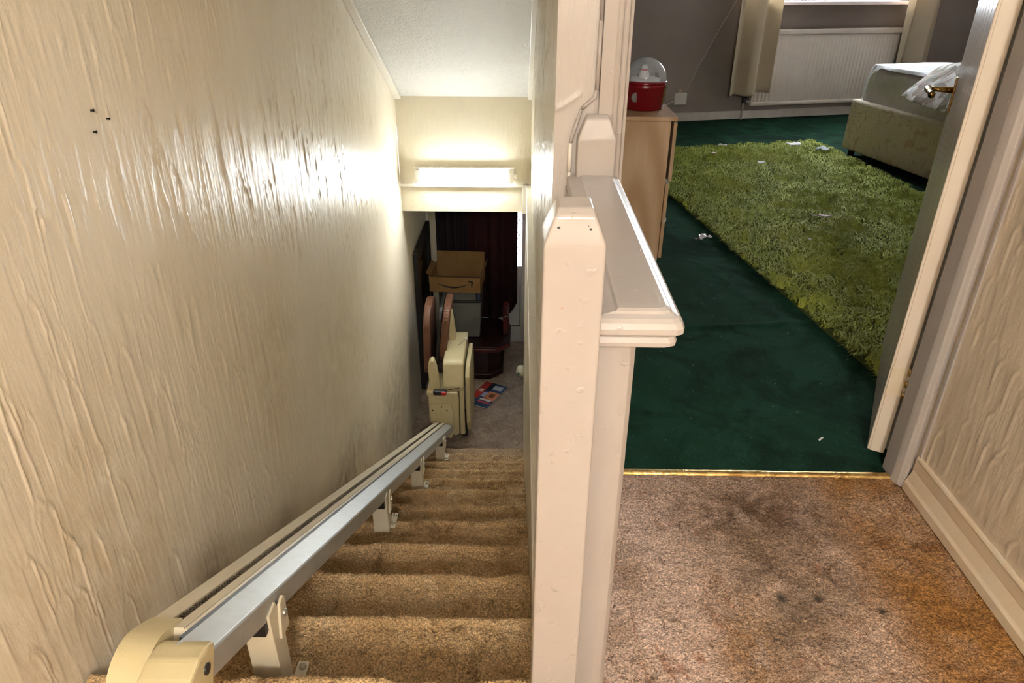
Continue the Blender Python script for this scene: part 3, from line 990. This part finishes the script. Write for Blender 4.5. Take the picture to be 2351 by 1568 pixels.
m_curt = Mat('cream_curtain_cloth', (.60, .50, .37), .8, 0, .2)
m_curt.bump(m_curt.noise(300, 2), .2, .002)
_tr = m_curt.node('ShaderNodeBsdfTranslucent')
_tr.inputs[0].default_value = (.75, .66, .50, 1)
_mx = m_curt.node('ShaderNodeMixShader')
_mx.inputs[0].default_value = .35
m_curt.link(m_curt.b.outputs[0], _mx.inputs[1])
m_curt.link(_tr.outputs[0], _mx.inputs[2])
m_curt.link(_mx.outputs[0], m_curt.out.inputs['Surface'])
m_curt = m_curt.m
curtain('curtain', .33, .76, .275, 2.25, .20, m_curt, 'cream curtain hanging at the left end of the radiator', 2.1, .075, 1.0, group='bedroom curtains', hem=lambda a: -.03 + .04 * abs(a - .4))
curtain('curtain', 2.04, 2.44, .275, 2.25, .20, m_curt, 'pale cream curtain hanging behind the bed', 2.0, .07, 2.2, group='bedroom curtains')

so = thing('wall_socket', 'small cream telephone socket box low on the taupe bedroom wall', 'socket', BW(-.03, .02, .2))
box('socket_box', (-.095, .001, .155), (.03, .04, .262), m_bedskirt, so, fr=BM, bev=.006)
prism('plug', [(-.055, .262), (-.015, .262), (-.025, .292), (-.04, .296)], .005, .03, lambda a, b, t: BW(a, t, b), m_oak, so, bev=.002)
tag(tube('cable', [BW(.02, .012, .255), BW(.12, .006, .47), BW(.22, .006, .66), BW(.31, .006, .84), BW(.40, .01, 1.0), BW(.5, .02, 1.2)], .0028, m_bedskirt), 'thin pale cable running up the bedroom wall to the curtain', 'cable')
tag(tube('lamp_lead', [BW(-.09, .02, .19), BW(-.15, .03, .165), BW(-.25, .05, .14), BW(-.8, .05, .10), (.18, 6.3, .02), (.16, 4.5, .02), (.16, 3.9, .02), (.20, 3.76, .3)], .004, m_bedskirt), 'short pale lead from the socket box toward the cabinet', 'lead')

# ------------------------------------------------------------------ bedside cabinet and globe
cb = thing('bedside_cabinet', 'pale oak veneer bedside cabinet just inside the bedroom door', 'cabinet', (.48, 3.52, 0))
box('side_panel', (.26, 3.325, 0), (.686, 3.345, .682), m_oak, cb, bev=.002)
box('side_panel', (.26, 3.70, 0), (.686, 3.72, .682), m_oak, cb, bev=.002)
box('back_panel', (.255, 3.325, .02), (.268, 3.72, .68), m_oak, cb, bev=.001)
box('inner_case', (.27, 3.346, .04), (.67, 3.699, .66), m_dark, cb, bev=.001)
box('top', (.25, 3.310, .682), (.712, 3.735, .702), m_oak, cb, bev=.003)
for z0, z1 in ((.405, .676), (.215, .395), (.02, .205)):
    x0 = .697 if z0 > .4 else .688
    f_ = box('drawer_front', (x0, 3.318, z0), (x0 + .017, 3.728, z1), m_oak, cb, bev=.003)
    lathe('knob', [(.006, 0), (.006, .012), (.013, .016), (.013, .022), (.0001, .026)], (x0 + .017, 3.42 if z0 < .1 else 3.523, z1 - .02 if z0 < .1 else (z0 + z1) / 2), m_white, f_, 12, _ax)

GX, GY, GZ = .583, 3.53, .7025
gl = thing('snow_globe_lamp', 'red drum snow globe with clear dome on the oak cabinet', 'snow globe', (GX, GY, GZ))
m_redg = plain('glossy_red_plastic', (.17, .004, .008), .22)
m_dome = Mat('clear_dome', (.9, .92, .95), .03)
m_dome.b.inputs['Transmission Weight'].default_value = 1.0
m_dome.b.inputs['IOR'].default_value = 1.15
_t = m_dome.node('ShaderNodeBsdfTransparent')
_t.inputs[0].default_value = (.93, .94, .96, 1)
_d = m_dome.node('ShaderNodeBsdfPrincipled')
_d.inputs['Base Color'].default_value = (.75, .78, .82, 1)
_d.inputs['Roughness'].default_value = .12
_lw = m_dome.node('ShaderNodeLayerWeight')
_lw.inputs[0].default_value = .35
_ma = m_dome.math('ADD', m_dome.math('MULTIPLY', _lw.outputs['Facing'], .55), .20)
_mx = m_dome.node('ShaderNodeMixShader')
m_dome.link(_ma, _mx.inputs[0])
m_dome.link(_t.outputs[0], _mx.inputs[1])
m_dome.link(_d.outputs[0], _mx.inputs[2])
m_dome.link(_mx.outputs[0], m_dome.out.inputs['Surface'])
dg = lathe('drum', [(.0001, 0), (.092, 0), (.096, .004), (.102, .098), (.105, .102), (.105, .110), (.101, .113), (.104, .117), (.104, .124), (.100, .128), (.0001, .128)], (GX, GY, GZ), m_redg, gl, 48)
lathe('speaker_disc', [(.0001, .0025), (.020, .0025), (.0215, .001), (.0215, -.004)], (GX - .052, GY - .0885, GZ + .062), plain('grey_mesh', (.22, .21, .19), .6), dg, 20, Matrix.Rotation(R(90), 3, 'X') @ Matrix.Rotation(R(30), 3, 'Y'))
lathe('dome', [(.099, .128)] + [(.099 * math.cos(a), .128 + .100 * math.sin(a)) for a in np.linspace(.05, math.pi / 2 - .001, 14)], (GX, GY, GZ), m_dome.m, gl, 48)
m_snow = plain('white_resin', (.8, .8, .8), .5)
fg = lathe('snow_mound', [(.085, .0), (.06, .012), (.0001, .02)], (GX, GY, GZ + .1285), m_snow, gl, 20)
sm = lathe('figurine', [(.024, 0), (.026, .015), (.020, .030), (.012, .036), (.015, .046), (.010, .058), (.0001, .062)], (GX - .012, GY - .03, GZ + .14), m_snow, gl, 16)
lathe('scarf', [(.0135, -.003), (.017, 0), (.0135, .004)], (GX - .012, GY - .03, GZ + .176), m_red, sm, 14)
lathe('little_tree', [(.028, .0), (.008, .03), (.022, .03), (.006, .055), (.015, .055), (.0001, .078)], (GX - .012, GY + .012, GZ + .142), plain('dark_green_resin', (.01, .06, .03), .5), gl, 14)
box('little_lamp_post', (GX + .045, GY - .012, GZ + .135), (GX + .062, GY + .005, GZ + .165), m_dark, gl, bev=.003)

# ------------------------------------------------------------------ shaggy rug
rug = thing('shaggy_rug', 'lime green shaggy rug lying askew on the dark green carpet', 'rug', (1.9, 4.0, 0))
RC = [Vector(p) for p in ((1.305, 2.10, 0), (2.74, 2.36, 0), (2.45, 6.03, 0), (.80, 5.60, 0))]
uu = np.linspace(0, 1, 60)
vv_ = np.linspace(0, 1, 120)


def rugp(u, v):
    a = RC[0][0] * (1 - u) * (1 - v) + RC[1][0] * u * (1 - v) + RC[2][0] * u * v + RC[3][0] * (1 - u) * v
    b = RC[0][1] * (1 - u) * (1 - v) + RC[1][1] * u * (1 - v) + RC[2][1] * u * v + RC[3][1] * (1 - u) * v
    return a, b


U, Vv = np.meshgrid(uu, vv_)
ax_, ay_ = rugp(U, Vv)
edge = np.minimum.reduce([U, 1 - U, Vv, 1 - Vv])
m_rug = Mat('lime_green_shag', (.38, .43, .062), .8, 0, .25)
m_rug.mix(m_rug.noise(7, 4, .6, .5), (.20, .255, .028)).mix(m_rug.noise(60, 2, lo=.4, hi=.7), (.42, .46, .085), amt=.7)
m_rug.mix(m_rug.noise(2, 2, lo=.5, hi=.7), (.34, .35, .06), amt=.5)
m_rug = m_rug.m
m_rugb = plain('rug_backing', (.05, .07, .01), .95)
grid_obj('backing', np.stack([ax_, ay_, np.where(edge > .001, .012, .001)], -1), m_rugb, rug)
rs = np.random.RandomState(21)
NT, PB = 17000, 9
tu, tv = rs.rand(NT), rs.rand(NT)
tx, ty = rugp(tu, tv)
keep = (ty - tx * 1.6 > -2.6)
tx, ty = tx[keep], ty[keep]
NT = len(tx)
tdir = 2 * np.pi * (vnoise(tx, ty, 5, 8) * 1.1 + .16 * rs.randn(NT)) - 1.0
tlen = rs.uniform(.7, 1.35, NT)
rep_ = lambda a: np.repeat(a, PB)
NB = NT * PB
bx = rep_(tx) + .005 * rs.randn(NB)
by = rep_(ty) + .005 * rs.randn(NB)
dirn = rep_(tdir) + .33 * rs.randn(NB)
Ln = rs.uniform(.026, .050, NB) * rep_(tlen)
hgt = rs.uniform(.012, .030, NB) * rep_(tlen)
dx, dy = np.cos(dirn) * Ln, np.sin(dirn) * Ln
px, py = -np.sin(dirn), np.cos(dirn)
wd_ = rs.uniform(.0016, .0032, NB)
z0 = np.full(NB, .011)
P = np.zeros((NB, 5, 3))
P[:, 0] = np.stack([bx - px * wd_, by - py * wd_, z0], -1)
P[:, 1] = np.stack([bx + px * wd_, by + py * wd_, z0], -1)
P[:, 2] = np.stack([bx + dx * .45 + px * wd_, by + dy * .45 + py * wd_, z0 + hgt], -1)
P[:, 3] = np.stack([bx + dx * .45 - px * wd_, by + dy * .45 - py * wd_, z0 + hgt], -1)
P[:, 4] = np.stack([bx + dx, by + dy, z0 + hgt * .75], -1)
base = (np.arange(NB) * 5)[:, None]
tri = np.concatenate([base + np.array([[0, 1, 2]]), base + np.array([[0, 2, 3]]), base + np.array([[3, 2, 4]])], 0)
tag(raw_mesh('shag_pile', P.reshape(-1, 3), tri, m_rug, rug), kind='stuff')

# ------------------------------------------------------------------ bed
bd = thing('divan_bed', 'divan bed with floral base, grey sheeted mattress against the far right', 'bed', (3.0, 5.0, 0))
BA = R(12)
EW = Vector((math.cos(BA), math.sin(BA), 0))
EL = Vector((math.sin(BA), -math.cos(BA), 0))
A0 = Vector((2.53, 5.70, 0))
DV = Matrix(((EW.x, EL.x, 0, A0.x), (EW.y, EL.y, 0, A0.y), (0, 0, 1, 0), (0, 0, 0, 1)))    # (across, along towards the door, z)
m_div = Mat('floral_divan_cloth', (.68, .60, .48), .85, 0, .2)
m_div.mix(m_div.noise(14, 3, .6, 1.5, lo=.58, hi=.66), (.40, .39, .25), amt=.6)
m_div.mix(m_div.noise(8, 2, .5, 1.5, vec=m_div.coords((1, 1, 1), loc=(3, 7, 2)), lo=.60, hi=.65), (.52, .33, .25), amt=.55)
_v = m_div.node('ShaderNodeTexVoronoi', feature='DISTANCE_TO_EDGE')
_v.inputs['Scale'].default_value = 28
m_div.link(m_div.coords((1, 1, 1), rot=(.6, .5, .4)), _v.inputs['Vector'])
m_div.bump(_v.outputs['Distance'], .4, .01)
m_div = m_div.m
m_sheet = Mat('grey_white_sheet', (.72, .67, .69), .8, 0, .2)
m_sheet.mix(m_sheet.noise(6, 3), (.64, .60, .62)).bump(m_sheet.noise(7, 3, .5, 1.5), .25, .03)
m_sheet = m_sheet.m
m_top = Mat('white_top_sheet', (.80, .82, .86), .8, 0, .2)
m_top.bump(m_top.noise(5, 3, .5, 1.5), .3, .03)
m_top = m_top.m
box('divan_base', (0, 0, .045), (1.36, 1.9, .415), m_div, bd, fr=DV, bev=.02, seg=3)
bx_, by_ = [], []
for cx, cy in ((.06, .06), (1.3, .06), (.06, 1.84), (1.3, 1.84)):
    lathe('castor', [(.0001, 0), (.025, .0), (.025, .046), (.0001, .046)], DV @ Vector((cx, cy, 0)), m_dark, bd, 12)
mt_v = []
nu, nv = 60, 80
for j in range(nv):
    row = []
    for i in range(nu):
        # unrolled section: side up, over the top, down the far side
        t = i / (nu - 1)
        a = t * 2.0
        if a < .3:
            x, z = .045, .412 + a / .3 * .20
        elif a < .45:
            k = (a - .3) / .15 * math.pi / 2
            x, z = .045 + .05 * (1 - math.cos(k)), .612 + .05 * math.sin(k)
        elif a < 1.7:
            x, z = .095 + (a - .45) / 1.25 * 1.17, .662
        else:
            k = (a - 1.7) / .3
            x, z = 1.265 + .05 * min(1, k * 3), .662 - .25 * k
        v = j / (nv - 1)
        y = .07 + 1.78 * v
        e_ = min(v, 1 - v)
        if e_ < .05:
            z = .412 + (z - .412) * (1 - (1 - e_ / .05) ** 3) ** (1 / 2.2) if e_ > 0 else .412
        z += .008 * float(vnoise(x, y, 6, 91)) if z > .5 else 0
        x += .014 * float(vnoise(y, z, 7, 92)) if x < .1 else 0
        row.append(tuple(DV @ Vector((x, y, z))))
    mt_v.append(row)
mt = grid_obj('mattress', np.array(mt_v), m_sheet, bd, flip=True)
mt.data.materials.append(m_top)
# loose white top sheet, draped over the near left corner
sv = []
for j in range(70):
    v = j / 69
    row = []
    for i in range(60):
        u = i / 59
        y = .045 + 1.75 * v
        drop = .17 * max(0, 1 - v / .16) ** .7 * (1 - .4 * v)
        x = .06 + 1.24 * u
        z = .672 + .010 * float(vnoise(x, y, 5, 95)) + .006 * abs(math.sin(9 * x - 5 * y)) * math.exp(-3 * v)
        if u < .12:
            k = (.12 - u) / .12
            x = .06 - .02 * k + .01 * math.sin(14 * y)
            z -= k * k * (.02 + .24 * max(0, 1 - v / .08) ** 1.2)
        if v < .03:
            z -= .10 * (1 - v / .03) ** 2
        row.append(tuple(DV @ Vector((x, y, z))))
    sv.append(row)
ts = grid_obj('top_sheet', np.array(sv), m_top, bd, flip=True)

m_pil = Mat('leaf_print_pillowcase', (.78, .74, .72), .8, 0, .2)
_v = m_pil.node('ShaderNodeTexVoronoi')
_v.inputs['Scale'].default_value = 17
m_pil.link(m_pil.coords((1, 1, 1), rot=(.3, .2, .6)), _v.inputs['Vector'])
_mr = m_pil.node('ShaderNodeMapRange')
_mr.inputs['From Min'].default_value = .42
_mr.inputs['From Max'].default_value = .46
_sp = m_pil.node('ShaderNodeSeparateColor')
m_pil.link(_v.outputs['Color'], _sp.inputs[0])
m_pil.link(_sp.outputs[0], _mr.inputs['Value'])
m_pil.mix(_mr.outputs['Result'], (.36, .27, .21), amt=.8)
_mr2 = m_pil.node('ShaderNodeMapRange')
_mr2.inputs['From Min'].default_value = .66
_mr2.inputs['From Max'].default_value = .68
m_pil.link(_sp.outputs[1], _mr2.inputs['Value'])
m_pil.mix(_mr2.outputs['Result'], (.26, .25, .19), amt=.75)
m_pil.bump(m_pil.noise(7, 3, .5, 1.0), .22, .03)
m_pil = m_pil.m
pv = []
for j in range(50):
    b = j / 49 * 2 - 1
    row = []
    for i in range(90):
        th = i / 89 * 2 * math.pi
        a = math.cos(th)
        up = math.sin(th)
        sgn = lambda q: math.copysign(abs(q) ** .62, q)
        tk = .085 * (1 - abs(a) ** 2.2) ** .6 * (1 - abs(b) ** 2.6) ** .6
        x = .15 + .34 * a * (1 - .10 * b * b)
        y = 1.17 + .50 * b * (1 - .10 * a * a)
        z = .70 + math.copysign(tk, up) * (1 if up > 0 else .35) + .012 * float(vnoise(x, y, 12, 97))
        if x < .10:
            z -= 1.1 * (.10 - x) ** 1.1 * .62
        row.append(tuple(DV @ Vector((x, y, z))))
    pv.append(row)
pl = tag(grid_obj('pillow', np.array(pv), m_pil), 'crumpled white leaf print pillow lying on the near side of the bed', 'pillow')

# ------------------------------------------------------------------ litter
m_paper = plain('white_paper', (.78, .78, .80), .7)
m_pinkp = plain('pinkish_paper', (.62, .48, .44), .7)
m_greyp = plain('grey_paper', (.28, .30, .33), .7)
m_foil = plain('crumpled_foil', (.75, .75, .78), .25, .7)


def scrap(x, y, z, w, h, rot, m, label, name='paper_scrap', cat='paper scrap', seed=0, crumple=.006):
    n = 7
    V = np.zeros((n, n, 3))
    for j in range(n):
        for i in range(n):
            u, v = (i / 6 - .5) * w, (j / 6 - .5) * h
            u += .18 * w * float(vnoise(i * .37, j * .41, 1, seed + 3))
            v += .18 * h * float(vnoise(i * .37, j * .41, 1, seed + 5))
            V[j, i] = (x + u * math.cos(rot) - v * math.sin(rot), y + u * math.sin(rot) + v * math.cos(rot), z + crumple * (1 + 2 * float(vnoise(i * .6, j * .6, 1, seed + 9))))
    o = grid_obj(name, V, m, smooth=False)
    md = o.modifiers.new('thick', 'SOLIDIFY')
    md.thickness = .0015
    return tag(o, label, cat, 'litter on the bedroom floor')


scrap(.996, 3.655, .004, .055, .05, .4, m_foil, 'crumpled white scrap on green carpet at the left rug edge', seed=1, crumple=.014)
scrap(.955, 3.640, .003, .030, .026, 1.2, m_dark, 'dark crumb beside the white scrap at the rug edge', 'crumb', 'crumb', seed=2)
scrap(1.72, 3.93, .046, .105, .03, -.05, m_pinkp, 'pinkish paper strip lying in the middle of the green rug', seed=3)
scrap(2.19, 5.78, .046, .10, .07, .1, m_paper, 'white paper scrap at the far edge of the green rug', seed=4, crumple=.012)
scrap(2.36, 5.60, .046, .10, .09, .6, m_greyp, 'grey scrap on the rug near the foot of the bed', seed=5, crumple=.012)
scrap(1.75, 5.18, .046, .045, .035, .2, m_paper, 'tiny white scrap on the rug below the radiator', seed=6)
scrap(1.70, 5.92, .003, .13, .045, -.3, m_paper, 'narrow white scrap on the carpet just past the rug', seed=7)
scrap(1.47, 5.46, .046, .045, .03, 0, m_pinkp, 'small beige scrap on the far left corner of the rug', seed=8)
scrap(.945, 1.82, .003, .022, .006, .7, m_paper, 'tiny white thread on the carpet near the door bottom', 'thread', 'thread', seed=9, crumple=.002)
scrap(1.51, 3.53, .046, .016, .014, .3, m_paper, 'smallest white speck in the middle of the green rug', seed=10)

# ------------------------------------------------------------------ hall: front door, curtains, furniture
d2 = thing('door_2', 'white plastic front door with leaded glass behind the hall curtain', 'door', (-.3, YD, F), kind='structure')
d2.pop('category', None)
m_pvc = plain('white_door_plastic', (.72, .72, .72), .4)
box('stile', (.023, YD, F - .03), (.135, YD + .05, -.215), m_pvc, d2, bev=.004)
box('stile', (-.74, YD, F - .03), (-.62, YD + .05, -.215), m_pvc, d2, bev=.004)
box('rail', (-.62, YD, F - .03), (.023, YD + .05, -1.985), m_pvc, d2, bev=.004)
box('rail', (-.62, YD, -1.49), (.023, YD + .05, -1.315), m_pvc, d2, bev=.004)
box('panel', (-.62, YD + .015, -1.985), (.023, YD + .04, -1.49), m_pvc, d2, bev=.001)
box('panel_gasket', (.008, YD + .008, -1.975), (.014, YD + .016, -1.50), m_dark, d2, bev=0)
box('panel_gasket', (-.60, YD + .008, -1.978), (.014, YD + .016, -1.972), m_dark, d2, bev=0)
m_lead = plain('lead_came', (.05, .05, .05), .5)
m_milk = Mat('frosted_glass', (.9, .93, .97), .4)
_tr = m_milk.node('ShaderNodeBsdfTranslucent')
_tr.inputs[0].default_value = (.92, .95, 1, 1)
_mx = m_milk.node('ShaderNodeMixShader')
_mx.inputs[0].default_value = .85
m_milk.link(m_milk.b.outputs[0], _mx.inputs[1])
m_milk.link(_tr.outputs[0], _mx.inputs[2])
m_milk.link(_mx.outputs[0], m_milk.out.inputs['Surface'])
box('glass', (-.62, YD + .022, -1.315), (.023, YD + .028, -.22), m_milk.m, d2, bev=0)
bm = bmesh.new()
for k in range(-6, 10):
    for sg in (1, -1):
        pts = []
        for t in np.linspace(0, 1, 2):
            z = -1.315 + t * 1.09
            pts.append((-.30 + k * .085 + sg * (t - .5) * .60, YD + .019, z))
        a, b = pts
        # clip to the glass in x
        def clip(p, q, lo=-.615, hi=.020):
            if p[0] > q[0]:
                p, q = q, p
            if q[0] < lo or p[0] > hi:
                return None
            f = lambda x: tuple(p[i] + (q[i] - p[i]) * (x - p[0]) / (q[0] - p[0] + 1e-9) for i in range(3))
            return (f(lo) if p[0] < lo else p, f(hi) if q[0] > hi else q)
        r_ = clip(a, b)
        if r_:
            add_tube(bm, r_, .004, 6)
tag(bm_obj('lead_lattice', bm, m_lead, d2))
bm = bmesh.new()
add_box(bm, (-.80, YD - .01, F), (-.742, YD + .08, -.2), None, .004)
add_box(bm, (.138, YD - .01, F), (.205, YD + .08, -.2), None, .004)
add_box(bm, (-.742, YD - .005, -.213), (.138, YD + .08, -.19), None, .002)
bm_obj('door_frame', bm, m_pvc, d2)
portal('front_door_portal', (-.3, YD + .1, -.77), (R(90), 0, 0), .66, 1.1)

m_navy = Mat('near_black_striped_curtain', (.012, .010, .012), .85, 0, .2)
_w = m_navy.node('ShaderNodeTexWave', bands_direction='X')
_w.inputs['Scale'].default_value = 9
m_navy.link(m_navy.tc.outputs['Object'], _w.inputs['Vector'])
m_navy.mix(_w.outputs['Fac'], (.03, .015, .022), amt=.7)
m_maroon = plain('dark_maroon_velvet', (.028, .007, .008), .8, spec=.2, nscale=4, ncol=(.017, .005, .006))
I4 = Matrix()
curtain('door_curtain', -.80, -.47, -1.98, -.225, 6.435, m_navy.m, 'near black striped curtain on the left of the front door', 4.5, .022, .5, I4, 'front door curtains')
curtain('door_curtain', -.50, -.020, -1.86, -.225, 6.425, m_maroon, 'dark maroon curtain gathered over the front door glass', 3.2, .028, 1.5, I4, 'front door curtains',
        hem=lambda a: .02 + .16 * max(0, a - .75) * 4)

mg = thing('picture_frame', 'tall black framed mirror hanging on the hall left wall', 'mirror', (XL, 5.9, -1.9))
m_brownglass = plain('dim_brown_glass', (.05, .035, .022), .12)
bm = bmesh.new()
for lo, hi in (((5.47, -2.10), (5.60, -.79)), ((6.20, -2.10), (6.33, -.79)), ((5.60, -.90), (6.20, -.79)), ((5.60, -2.10), (6.20, -1.99)), ((5.60, -1.44), (6.20, -1.36))):
    add_box(bm, (XL + .004, lo[0], lo[1]), (XL + .04, hi[0], hi[1]), None, .004)
bm_obj('frame', bm, m_dark, mg)
box('upper_pane', (XL + .006, 5.60, -1.36), (XL + .02, 6.20, -.90), m_brownglass, mg, bev=0)
box('lower_pane', (XL + .006, 5.60, -1.99), (XL + .02, 6.20, -1.44), m_dark, mg, bev=0)

tb = thing('mahogany_stand', 'dark red mahogany stand with octagonal base below the hall curtain', 'stand', (-.4, 6.05, F))


def octo(cx, cy, hx, hy, c):
    return [(cx - hx + c, cy - hy), (cx + hx - c, cy - hy), (cx + hx, cy - hy + c), (cx + hx, cy + hy - c), (cx + hx - c, cy + hy), (cx - hx + c, cy + hy), (cx - hx, cy + hy - c), (cx - hx, cy - hy + c)]


fz = lambda x, y, t: (x, y, t)
prism('plinth', octo(-.43, 6.05, .285, .30, .12), F + .002, F + .06, fz, m_mahogdk, tb, bev=.008)
prism('body', octo(-.43, 6.06, .255, .27, .11), F + .06, -1.86, fz, m_mahogdk, tb, bev=.004)
prism('top', octo(-.43, 6.04, .355, .32, .13), -1.86, -1.815, fz, m_mahog, tb, bev=.008)
prism('rim', octo(-.43, 6.04, .345, .31, .125), -1.815, -1.800, fz, m_mahogdk, tb, bev=.004)
prism('side_upright', [(-.150, -1.80), (-.100, -1.79), (-.092, -1.64), (-.112, -1.60), (-.150, -1.60)], 5.98, 6.32, fy, m_mahog, tb, bev=.008)

m_grey = plain('grey_plastic_crate', (.17, .175, .155), .5, nscale=5, ncol=(.14, .145, .13))
bx1 = thing('storage_box', 'plain grey storage box standing on the mahogany stand', 'storage box', (-.54, 6.1, -1.80))
prism('body', [(-.705, -1.798), (-.365, -1.798), (-.352, -1.46), (-.718, -1.46)], 5.93, 6.29, fy, m_grey, bx1, bev=.008)
box('lid', (-.724, 5.922, -1.462), (-.346, 6.298, -1.446), m_grey, bx1, bev=.005)
m_blue = plain('dull_blue_plastic', (.04, .06, .13), .4)
tr = thing('folding_crate', 'black folding tray between the grey box and the cardboard box', 'tray', (-.54, 6.1, -1.446))
box('tray_base', (-.735, 5.93, -1.445), (-.350, 6.29, -1.425), m_dark, tr, bev=.004)
for x0, x1 in ((-.735, -.700), (-.395, -.350)):
    box('upright', (x0, 5.93, -1.425), (x1, 6.29, -1.33), m_dark, tr, bev=.004)
box('tray_top', (-.735, 5.93, -1.332), (-.350, 6.29, -1.305), m_dark, tr, bev=.004)
box('inner_drawer', (-.698, 5.945, -1.424), (-.397, 6.28, -1.345), m_grey, tr, bev=.004)
box('blue_latch', (-.385, 5.922, -1.415), (-.358, 5.932, -1.34), m_blue, tr, bev=.002)

# open cardboard box with the curved arrow mark
kb = thing('cardboard_box', 'open brown cardboard box with a curved black arrow on its front', 'box', (-.55, 6.05, -1.305))
m_card = Mat('brown_cardboard', (.27, .16, .065), .8, 0, .2)
m_card.mix(m_card.noise(6, 3), (.23, .13, .05))
m_card = m_card.m
m_cardin = plain('inner_cardboard', (.16, .09, .045), .85)
m_ink = plain('black_print', (.01, .009, .008), .6)
T1 = Matrix.Translation((-.555, 6.03, -1.303)) @ Matrix.Rotation(R(-4), 4, 'Z')
box('front_wall', (-.235, -.185, 0), (.215, -.179, .145), m_card, kb, fr=T1, bev=.001)
box('back_wall', (-.235, .185, 0), (.215, .191, .150), m_card, kb, fr=T1, bev=.001)
box('left_wall', (-.240, -.185, 0), (-.234, .19, .148), m_card, kb, fr=T1, bev=.001)
box('right_wall', (.214, -.185, 0), (.220, .19, .148), m_card, kb, fr=T1, bev=.001)
box('bottom', (-.235, -.18, 0), (.215, .186, .006), m_cardin, kb, fr=T1, bev=0)
for nm, hinge, ang, sz in (('back_flap', (-.01, .19, .150), 8, (.225, .10)),):
    Tf = T1 @ Matrix.Translation(hinge) @ Matrix.Rotation(R(-ang), 4, 'X')
    box(nm, (-sz[0], -.002, 0), (sz[0], .003, sz[1]), m_card, kb, fr=Tf, bev=.001)
Tf = T1 @ Matrix.Translation((-.237, 0, .148)) @ Matrix.Rotation(R(-55), 4, 'Y')
box('side_flap', (-.002, -.16, 0), (.003, .15, .045), m_card, kb, fr=Tf, bev=.001)
Tf = T1 @ Matrix.Translation((.217, 0, .148)) @ Matrix.Rotation(R(35), 4, 'Y')
box('side_flap', (-.003, -.17, 0), (.002, .16, .06), m_card, kb, fr=Tf, bev=.001)
# printed smile arrow on the front wall: flat ink
bm = bmesh.new()
up_, lo_ = [], []
for i in range(25):
    t = i / 24
    x = -.175 + .31 * t
    sag = -.052 * math.sin(math.pi * (t * .92 + .04)) ** .9
    th = .002 + .013 * math.sin(math.pi * min(1, t * 1.05)) ** .8
    yc = .098 + sag + .004 * t
    up_.append((x, yc + th / 2))
    lo_.append((x, yc - th / 2))
vu = [bm.verts.new(T1 @ Vector((x, -.1862, z))) for x, z in up_]
vl = [bm.verts.new(T1 @ Vector((x, -.1862, z))) for x, z in lo_]
for i in range(24):
    bm.faces.new([vl[i], vl[i + 1], vu[i + 1], vu[i]])
hd_ = [(.105, .108), (.118, .116), (.148, .116), (.158, .108), (.150, .070), (.140, .052), (.138, .072), (.142, .100), (.125, .104)]
bm.faces.new([bm.verts.new(T1 @ Vector((x, -.1862, z))) for x, z in hd_])
fw_ = bm_obj('arrow_print', bm, m_ink, kb)
scr = box('paper_slip', (-.10, -.165, .085), (.02, -.15, .125), m_paper, None, fr=T1, bev=0)
tag(scr, 'white slip of paper inside the open cardboard box', 'paper slip')

# magazine on the hall floor
mz = thing('magazine', 'colourful glossy magazine lying on the hall carpet below the stairs', 'magazine', (-.28, 5.47, F))
TMg = Matrix.Translation((-.285, 5.455, F + .014)) @ Matrix.Rotation(R(-27), 4, 'Z')
mk = lambda n, c: plain(n, c, .3)
box('pages', (-.115, -.20, 0), (.115, .20, .007), m_paper, mz, fr=TMg, bev=.001)
cols_ = [((-.115, -.20), (.115, -.09), (.03, .06, .13)), ((-.115, -.09), (-.045, .20), (.42, .03, .02)), ((-.045, -.09), (.115, .20), (.04, .06, .14)),
         ((.0, -.08), (.11, .06), (.50, .20, .10)), ((-.02, -.10), (.09, -.075), (.62, .58, .58)), ((.0, .10), (.09, .17), (.45, .50, .58)), ((-.02, -.14), (.10, -.115), (.50, .08, .10)),
         ((-.10, .02), (-.06, .07), (.65, .55, .45)), ((-.04, -.05), (.0, .03), (.35, .38, .55)), ((.03, -.03), (.08, .03), (.20, .07, .04)), ((-.045, .06), (.0, .20), (.015, .02, .03))]
for k, (a, b, c) in enumerate(cols_):
    box('cover_print', (a[0], a[1], .0071 + k * .0002), (b[0], b[1], .0074 + k * .0002), mk('magazine_ink', c), mz, fr=TMg, bev=0)

# plug-in unit low on the right of the hall
pg = thing('plug_in_unit', 'small cream plug-in unit with teal oval low by the stair foot', 'plug-in unit', (.03, 5.24, F))
m_plug = plain('pale_cream_plastic', (.62, .60, .45), .4)
lathe('case', [(.0001, -.05), (.03, -.045), (.048, -.02), (.05, .01), (.035, .045), (.0001, .055)], (.030, 5.30, -1.80), m_plug, pg, 20)
lathe('oval', [(.0001, .003), (.012, .003), (.015, 0)], (.008, 5.258, -1.80), plain('teal_plastic', (.01, .10, .12), .4), pg, 16, Matrix.Rotation(R(80), 3, 'X'))
